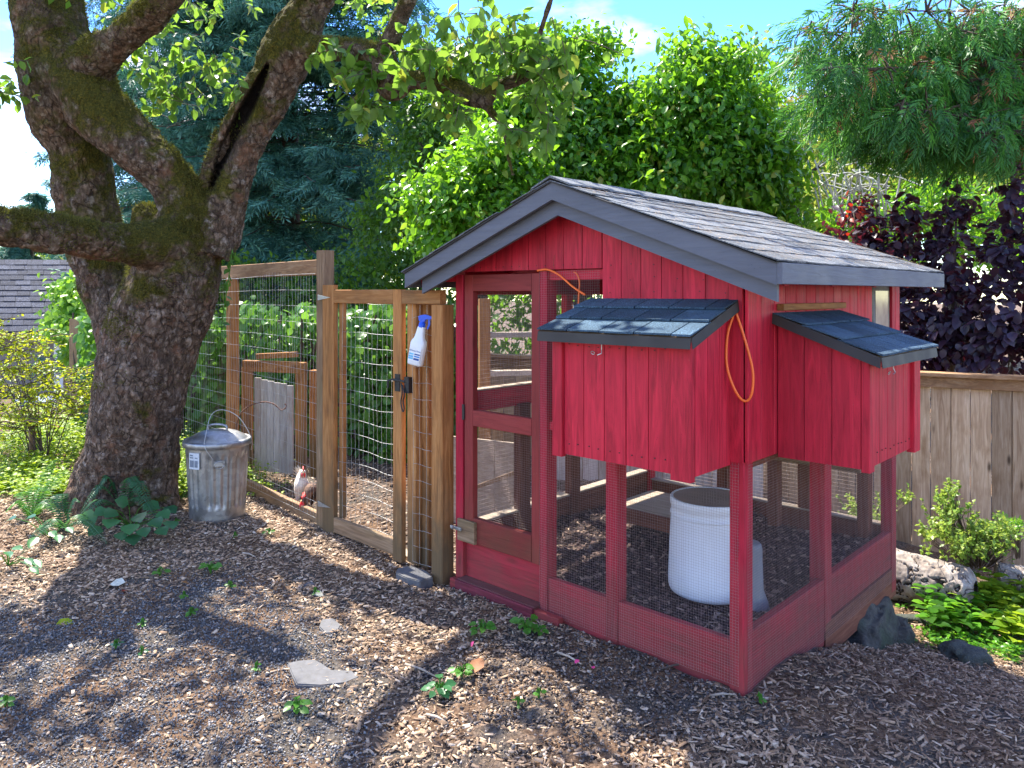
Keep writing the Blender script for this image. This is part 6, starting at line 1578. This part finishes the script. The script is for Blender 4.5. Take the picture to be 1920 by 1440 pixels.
# golden shrub at the left edge
gsb = gpt(75, 880); gs = empty('golden_shrub', gsb, 'golden yellow leaved shrub with layered twigs at the left edge', 'shrub')
Zg = -SA * (gsb.x - CAM.x) + CA * (gsb.y - CAM.y)
P_, D_, N_, S_, TWs = [], [], [], [], []
for (a, b) in ((20, 640), (50, 665), (70, 725), (30, 700), (60, 735), (110, 735), (20, 760), (90, 760), (140, 700), (130, 745), (170, 735), (10, 690), (25, 640), (0, 720), (55, 700), (-30, 650), (-40, 720), (100, 775), (40, 780), (25, 800), (150, 765), (0, 630)):
    c = at(a, b, Zg + random.uniform(-.4, .3)); TWs.append((np.array(gsb + Vector((random.uniform(-.1, .1), random.uniform(-.1, .1), 0))), np.array(gsb.lerp(c, .6) + Vector((0, 0, .12))), np.array(c)))
    for _ in range(18):
        dr = unit(V(RNG.normal(), RNG.normal(), .15)); L = RNG.uniform(.12, .28); p0 = np.array(c) + RNG.normal(0, 1, 3) * np.array([.12, .12, .06]); TWs.append((p0, p0 + dr * L * .5 + V(0, 0, .02), p0 + dr * L))
        for k in range(12):
            p = p0 + dr * L * (k + RNG.random()) / 12; P_.append(p); D_.append(unit(dr * .4 + RNG.normal(0, .7, 3))); N_.append(unit(RNG.normal(0, .35, 3) + V(0, 0, 1))); S_.append(RNG.uniform(.022, .042))
build_leaves(gs, M['gold'], LEAF_FAR, P_, D_, N_, S_, wf=1.7)
build_twigs(gs, TWs, .006, name='stems')
st = gpt(60, 880); tag(MB().beam((st.x, st.y, st.z - .1), (st.x, st.y, at(60, 775, Zg).z), .05, .05, (1, 0, 0), .004).build('stake', M['greyz']), 'short brown wooden stake in the golden shrub', 'stake')

def ground_cover(name, label, region, mat, n, size, h, tmpl=LEAF, wf=1.3, cat=None):
    """region: list of (px, py, rx, ry) patches on the ground; h: plant height"""
    P_, D_, N_, S_, TWs = [], [], [], [], []
    for (a, b, rx, ry, hh, nn_) in region:
        for _ in range(nn_):
            px = a + RNG.normal(0, rx * .5); py = max(b + RNG.normal(0, ry * .5), 700)
            g0 = gpt(px, py); H = hh * RNG.uniform(.4, 1.1); lean = RNG.normal(0, .12, 2); top = np.array(g0) + V(lean[0], lean[1], H); TWs.append((np.array(g0), (np.array(g0) + top) / 2, top))
            nl = max(5, int(n * H / hh))
            for k in range(nl):
                t = .3 + .7 * (k + RNG.random()) / nl; p = np.array(g0) * (1 - t) + top * t; a_ = RNG.uniform(0, 6.28)
                d = unit(V(math.cos(a_), math.sin(a_), RNG.uniform(-.2, .5))); P_.append(p + d * .01); D_.append(d); N_.append(unit(V(-d[0] * .4, -d[1] * .4, 1) + RNG.normal(0, .25, 3))); S_.append(size * RNG.uniform(.6, 1.2) * (1.15 - .4 * t))
    r_ = empty(name, gpt(region[0][0], region[0][1]), label, cat or 'plants')
    build_leaves(r_, mat, tmpl, P_, D_, N_, S_, wf=wf); build_twigs(r_, TWs, .0025, name='stems', mat='weed', n=3)
    r_['kind'] = 'stuff'; return r_
ground_cover('ground_cover', 'bright yellow green leafy ground cover left of the apple trunk', [(60, 900, 90, 30, .22, 150), (120, 850, 60, 30, .40, 130), (30, 860, 60, 30, .35, 90), (140, 810, 45, 20, .45, 60), (20, 920, 50, 16, .15, 50), (90, 925, 50, 10, .14, 50), (-40, 880, 50, 40, .3, 60), (60, 820, 90, 14, .4, 90)], M['lime'], 13, .060, .3)
ground_cover('ground_cover', 'bright green leafy ground cover between trunk and garbage can', [(335, 925, 16, 18, .24, 60), (345, 900, 14, 14, .3, 50), (330, 880, 12, 8, .38, 40), (356, 870, 8, 5, .40, 24), (480, 905, 14, 12, .20, 30), (505, 925, 10, 5, .10, 12)], M['lime'], 12, .042, .3)
# marigolds
mg = empty('marigolds', gpt(95, 815), 'small orange flowers among the ground cover left of the trunk', 'flowers')
M['orange'] = plain('orange_petals', (.80, .16, .02), .6, 0, 30, .2)
for (a, b) in ((85, 800), (92, 806), (100, 798), (75, 803), (108, 803), (70, 812), (155, 802), (50, 880), (60, 893)):
    c = at(a, b, 9.0 if b < 850 else 7.3); MB().lathe([(0, -.01), (.04, 0), (.045, .012), (.02, .03), (0, .032)], 12, c, lambda t, z, r: .006 * math.sin(t * 9) if r > .01 else 0).build('flower', M['orange'], mg, True)

# sword ferns and their fronds
def frond(parent, p0, p1, sag, n=22, w=.07, mat='fern', name='frond'):
    p0 = Vector(p0); p1 = Vector(p1); m_ = (p0 + p1) / 2 + Vector((0, 0, sag)); q = bez([p0, m_, p1], n // 2 + 2)
    P_, D_, N_, S_ = [], [], [], []; L = len(q)
    for i in range(2, L):
        d = np.array((q[min(i + 1, L - 1)] - q[i - 1]).normalized()); t = i / L; upv = unit(V(0, 0, 1) - d * d[2]); sdv = np.cross(d, upv); ww = w * (math.sin(math.pi * min(1, t * .9 + .12)) ** .6) * (1.05 - .3 * t)
        for s_ in (-1, 1):
            P_.append(np.array(q[i])); D_.append(unit(sdv * s_ + d * .35 + V(0, 0, -.15) + RNG.normal(0, .05, 3))); N_.append(unit(upv + sdv * s_ * .2)); S_.append(max(.012, ww))
    v, f = scatter_arrays(LEAF_NARROW[0], LEAF_NARROW[1], np.array(P_), np.array(D_), np.array(N_), np.array(S_), np.array(S_) * .9)
    mb = MB().tube(q, .002, 4, False); base = len(v); v2 = np.concatenate([v, np.array(mb.v)]); me = bpy.data.meshes.new(name)
    me.from_pydata([tuple(a) for a in v2], [], [tuple(a) for a in f] + [tuple(i + base for i in a) for a in mb.f]); me.update()
    return link(name, me, M[mat], parent)
fo = gpt(228, 968); fe = empty('sword_fern', fo, 'dark green sword fern arching at the foot of the apple trunk', 'fern')
for (a, b, Z, sg) in ((285, 955, 5.45, .22), (262, 930, 5.5, .20), (150, 960, 5.5, .20), (175, 935, 5.6, .22), (140, 985, 5.3, .14), (300, 985, 5.3, .16), (200, 925, 5.7, .15)):
    frond(fe, fo + Vector((0, 0, .03)), at(a, b, Z), sg, 30, .075)
fo = gpt(122, 995); fe = empty('sword_fern', fo, 'low fern spreading fronds over the mulch left of the trunk', 'fern')
for (a, b, Z, sg) in ((200, 1018, 5.0, .10), (178, 1005, 5.1, .12), (60, 960, 5.5, .14), (75, 1000, 5.1, .08), (110, 940, 5.6, .14), (40, 1040, 4.9, .10), (150, 940, 5.5, .10), (95, 950, 5.6, .16)):
    frond(fe, fo + Vector((0, 0, .02)), at(a, b, Z), sg, 28, .06)
fo = gpt(60, 975); fe = empty('fern', fo, 'bright light green fern clump at the left edge by the mulch', 'fern')
for (a, b, Z, sg) in ((30, 930, 5.8, .1), (95, 925, 5.8, .12), (70, 915, 5.9, .1), (10, 960, 5.6, .1), (110, 960, 5.6, .08), (125, 880, 6.1, .06), (105, 860, 6.2, .06)):
    frond(fe, fo + Vector((0, 0, .02)), at(a, b, Z), sg, 22, .07, mat='weed')
# hosta
def broad_plant(name, label, base, tips, size, mat, cat='plant', tmpl=LEAF_ROUND, wf=1.0, stem='weed'):
    r_ = empty(name, base, label, cat); P_, D_, N_, S_, TWs = [], [], [], [], []
    for tp in tips:
        tp = Vector(tp); d = (tp - base); d.z *= .2; d = d.normalized() if d.length > 1e-5 else Vector((1, 0, 0)); s_ = size * random.uniform(.8, 1.15)
        p = tp - d * s_ * .4; TWs.append((np.array(base), np.array(base.lerp(p, .6) + Vector((0, 0, .03))), np.array(p)))
        P_.append(np.array(p)); D_.append(unit(np.array(d) + V(RNG.normal(0, .2), RNG.normal(0, .2), -.25))); N_.append(unit(V(CAM.x - p.x, CAM.y - p.y, 0) / 6 * .8 + V(0, 0, 1) + RNG.normal(0, .2, 3))); S_.append(s_)
    build_leaves(r_, mat, tmpl, P_, D_, N_, S_, indiv=len(P_), wf=wf)
    for tw in TWs: MB().tube([Vector(q) for q in tw], [.004, .003, .002], 5).build('stalk', M[stem], r_)
    return r_
hb_ = gpt(245, 988)
broad_plant('hosta', 'broad leaved plant with bluish green leaves at the foot of the trunk', hb_, [at(*q) for q in ((190, 955, 5.4), (205, 975, 5.25), (170, 968, 5.35), (232, 940, 5.5), (262, 965, 5.3), (245, 985, 5.15), (280, 945, 5.5), (290, 975, 5.25), (305, 960, 5.35), (322, 978, 5.25), (225, 1000, 5.1), (300, 992, 5.1), (268, 992, 5.1), (250, 1005, 5.1), (212, 958, 5.3), (320, 950, 5.5), (180, 990, 5.2))], .115, M['hosta'], tmpl=LEAF, wf=1.9)
hb2 = gpt(95, 1010)
broad_plant('leafy_plant', 'sprawling leafy plant in the mulch left of the trunk', hb2, [at(*q) for q in ((60, 965, 5.4), (95, 998, 5.1), (80, 985, 5.2), (40, 950, 5.6), (110, 1005, 5.0), (130, 990, 5.1), (20, 970, 5.4), (65, 1010, 5.0))], .10, M['hosta'], wf=.8)
hb3 = gpt(15, 1060)
broad_plant('leafy_plant', 'few long green leaves at the left edge of the mulch', hb3, [at(*q) for q in ((30, 1025, 4.8), (10, 1035, 4.75), (52, 1050, 4.6), (68, 1052, 4.6), (-10, 1045, 4.7), (60, 1065, 4.5))], .10, M['hosta'], wf=.7)
# weeds dotted over the ground
weeds = [(300, 1083, .09, 7, 'small weed in the mulch at the gravel edge'), (395, 1078, .12, 8, 'long leaved weed right of the mulch weed'), (432, 1105, .05, 5, 'tiny weed near the top of the gravel'), (345, 1125, .05, 6, 'tiny weed on the gravel below the long leaved weed'),
         (357, 1158, .06, 12, 'low matted weed on the gravel'), (268, 1178, .05, 6, 'faint weed left of the matted weed'), (217, 1220, .06, 7, 'dark green weed in the left gravel'), (265, 1232, .06, 4, 'two leaved seedling beside the dark green weed'),
         (505, 1005, .08, 5, 'upright weed below the run fence'), (555, 1342, .10, 9, 'bright weed at the bottom edge of the gravel'), (825, 1308, .13, 13, 'clump of dark round leaves in the soil before the coop'), (865, 1275, .10, 9, 'upright weed with a yellow leaf near the round leaved clump'),
         (905, 1190, .12, 10, 'pale green weed left of the leafy clump by the coop'), (985, 1190, .14, 12, 'bright green leafy clump nearest the coop base'), (1010, 1195, .10, 8, 'right half of the leafy clump by the coop base'), (972, 1330, .06, 4, 'small seedling in the crumbly soil'),
         (1010, 1313, .06, 5, 'small round seedling right of the other seedling'), (10, 1330, .08, 6, 'green weed at the lower left corner'), (330, 985, .06, 5, 'small weed by the garbage can'), (590, 1118, .05, 4, 'pale curled leaf seedling in the mulch'), (480, 1262, .05, 6, 'faint grass tuft left of the stepping stone'),
         (1425, 1322, .05, 4, 'tiny seedling right of the coop corner'), (440, 1010, .05, 4, 'tiny sprout on the sunlit chips')]
for (a, b, s_, n_, lab_) in weeds:
    g0 = gpt(a, b) + Vector((0, 0, .01)); tips = []
    for k in range(n_):
        an = k * 2.4 + random.random(); r_ = s_ * random.uniform(.35, .8); tips.append(g0 + Vector((math.cos(an) * r_ * .6, math.sin(an) * r_ * .6, s_ * random.uniform(.2, .5))))
    broad_plant('weed', lab_, g0, tips, s_ * .40, M['weed'] if 'dark' not in lab_ else M['hosta'], 'weed', LEAF, 1.4)
# single fallen leaves, petals
for (a, b, s_, m_, lab_, nm) in ((105, 1178, .10, 'gold', 'yellow green fallen leaf lying on the left gravel', 'fallen_leaf'), (1085, 1245, .03, 'pink', 'pink petal on the crumbly soil', 'petal'), (1113, 1262, .025, 'pink', 'magenta petal right of the pink petal', 'petal'), (883, 1220, .03, 'pink', 'dark pink petal near the weeds', 'petal'),
                            (890, 1270, .10, 'dryleaf', 'tan dry leaf beside the yellow leaved weed', 'fallen_leaf'), (342, 1098, .05, 'dryleaf', 'orange dry leaf at the gravel edge', 'fallen_leaf'), (228, 1115, .05, 'redleaf', 'red fallen leaf at the mulch edge', 'fallen_leaf'), (235, 1098, .09, 'lich', 'pale grey fallen leaf in the mulch', 'fallen_leaf'), (586, 1118, .07, 'lich', 'pale silver curled leaf in the mulch', 'fallen_leaf')):
    if m_ == 'pink' and 'pink' not in M: M['pink'] = plain('pink_petal', (.75, .06, .22), .5)
    if m_ == 'lich': m_ = 'lichen'
    g0 = gpt(a, b); dd = unit(RNG.normal(0, 1, (1, 3)) * np.array([1, 1, .2])); o = scatter(nm, LEAF, np.array([[g0.x, g0.y, g0.z + .02]]), dd, np.array([[.2, -.4, 1.]]), [s_], M[m_], width=[s_ * 1.4]); tag(o, lab_, 'leaf' if 'leaf' in nm else 'petal')
# sticks
STL = ['pale broken twig on the sunlit chips by the gate bottom', 'short dark twig in the mulch below the garbage can', 'pale twig in the mulch right of the small stone scrap', 'dark twig left of the dry tan leaf', 'pale twig touching the leafy clump by the coop',
       'dark twig by the pink petal on the soil', 'pale twig lying along the coop base near the corner', 'dark twig right at the foot of the coop corner', 'pale twig on the soil in front of the coop corner', 'dark twig by the bottom edge below the dark round leaved clump']
for i, (a, b, c, d_) in enumerate(((560, 1010, 600, 985), (455, 1040, 480, 1048), (700, 1160, 742, 1150), (760, 1250, 820, 1275), (945, 1175, 975, 1195), (1045, 1228, 1090, 1250), (1230, 1262, 1300, 1248), (1330, 1310, 1380, 1308), (1230, 1300, 1270, 1330), (800, 1345, 840, 1362))):
    p, q = gpt(a, b), gpt(c, d_); tag(MB().tube([p + Vector((0, 0, .012)), (p + q) / 2 + Vector((0, 0, .02)), q + Vector((0, 0, .012))], [.006, .0055, .003], 6).build('stick', M['rail_lit' if i % 2 else 'twig'], None, True), STL[i], 'stick')

# shrub and leafy plants before the right fence
def small_shrub(name, label, base, lobes, size, mat, seedn, wf=1.0, nst=10):
    s = empty(name, base, label, 'shrub'); P_, D_, N_, S_, TWs = [], [], [], [], []
    for (a, b, Z, rx, ry) in lobes:
        for _ in range(int(rx * ry / 34) + 6):
            p0 = np.array(at(a + RNG.normal(0, rx * .5), b + RNG.normal(0, ry * .5), Z + RNG.normal(0, .1))); dr = unit(V(RNG.normal(0, .5), RNG.normal(0, .5), .8)); L = RNG.uniform(.06, .14); TWs.append((np.array(base) * .6 + p0 * .4, p0 * .9 + np.array(base) * .1, p0 + dr * L))
            for k in range(14):
                P_.append(p0 + dr * L * (k + RNG.random()) / 14); D_.append(unit(dr * .5 + RNG.normal(0, .7, 3))); N_.append(unit(RNG.normal(0, .4, 3) + V(0, 0, 1))); S_.append(size * RNG.uniform(.6, 1.2))
    build_leaves(s, mat, LEAF_FAR, P_, D_, N_, S_, wf=wf); build_twigs(s, TWs, .003, name='stems'); return s
M['nandina'] = leafmat('small_yellow_green_leaf', [(.08, .18, .03), (.18, .30, .05), (.36, .42, .08)], (.6, .75, .1), .4, .4)
nb0 = gpt(1835, 1078)
small_shrub('small_leaved_shrub', 'airy yellow green small leaved shrub in front of the right fence', nb0, [(1782, 935, 5.35, 8, 22), (1785, 965, 5.35, 26, 18), (1775, 985, 5.35, 18, 20), (1800, 1010, 5.3, 60, 26), (1830, 1035, 5.25, 60, 24), (1850, 1000, 5.3, 40, 20), (1885, 1020, 5.2, 26, 22), (1800, 1040, 5.2, 40, 16), (1740, 1010, 5.4, 14, 8), (1760, 940, 5.4, 10, 5)], .032, M['nandina'], 0, 1.5)
small_shrub('dark_fern_shrub', 'wispy dark green sprig against the fence at the right edge', gpt(1912, 1075), [(1905, 990, 5.5, 14, 8), (1900, 1002, 5.5, 10, 5)], .04, M['broad'], 0, .6)
small_shrub('small_leaved_shrub', 'small yellow green seedlings seen through the far corner of the coop', at(1640, 990, 6.0), [(1600, 958, 5.9, 26, 10), (1650, 965, 5.9, 30, 14), (1620, 975, 5.8, 40, 8), (1700, 895 + 45, 5.9, 10, 4)], .032, M['nandina'], 0, 1.4)
def leafy_sprawl(label, spots_, size, mat, wf=1.5):
    r_ = empty('broadleaf_plant', gpt(spots_[0][0], spots_[0][1]), label, 'plant'); P_, D_, N_, S_, TWs = [], [], [], [], []
    for (a, b, rx, ry, hh, n_) in spots_:
        for _ in range(n_):
            g0 = gpt(a + RNG.normal(0, rx * .5), b + RNG.normal(0, ry * .5)); H = hh * RNG.uniform(.5, 1.1); top = np.array(g0) + V(RNG.normal(0, .05), RNG.normal(0, .05), H); TWs.append((np.array(g0), (np.array(g0) + top) / 2, top)); nl = 6
            for k in range(nl):
                t = .45 + .55 * k / (nl - 1); an = k * 2.4 + RNG.random(); d = unit(V(math.cos(an), math.sin(an), .15)); P_.append(np.array(g0) * (1 - t) + top * t + d * .015); D_.append(d); N_.append(unit(V(-d[0] * .3, -d[1] * .3, 1) + RNG.normal(0, .2, 3))); S_.append(size * RNG.uniform(.7, 1.2))
    build_leaves(r_, mat, LEAF_ROUND, P_, D_, N_, S_, indiv=90, wf=wf * .62); build_twigs(r_, TWs, .003, mat='weed', name='stems', n=3); return r_
leafy_sprawl('big bright green leaved plant filling the right edge below the fence', [(1880, 1150, 40, 22, .20, 26), (1910, 1190, 40, 24, .15, 22), (1850, 1140, 30, 14, .24, 12), (1940, 1150, 40, 30, .25, 16)], .085, M['lime'])
leafy_sprawl('green leafy plant in front of the pale log', [(1760, 1180, 40, 14, .18, 13), (1790, 1165, 34, 12, .20, 11), (1740, 1160, 16, 10, .20, 5), (1830, 1185, 30, 12, .14, 9)], .085, M['broad'])
ground_cover('ground_cover', 'low green ivy and weeds on the slope at the right edge', [(1850, 1215, 50, 14, .06, 40), (1900, 1230, 30, 12, .07, 26), (1780, 1210, 40, 12, .07, 34), (1700, 1130, 18, 10, .06, 14), (1895, 1110, 30, 14, .12, 24), (1830, 1130, 26, 12, .14, 16)], M['broad'], 9, .04, .1)

print('objects', len(bpy.data.objects), 'tris', sum(sum(max(1, len(p.vertices) - 2) for p in me.polygons) if len(me.polygons) < 2000 else me.attributes and len(me.loops) - 2 * len(me.polygons) for me in bpy.data.meshes))
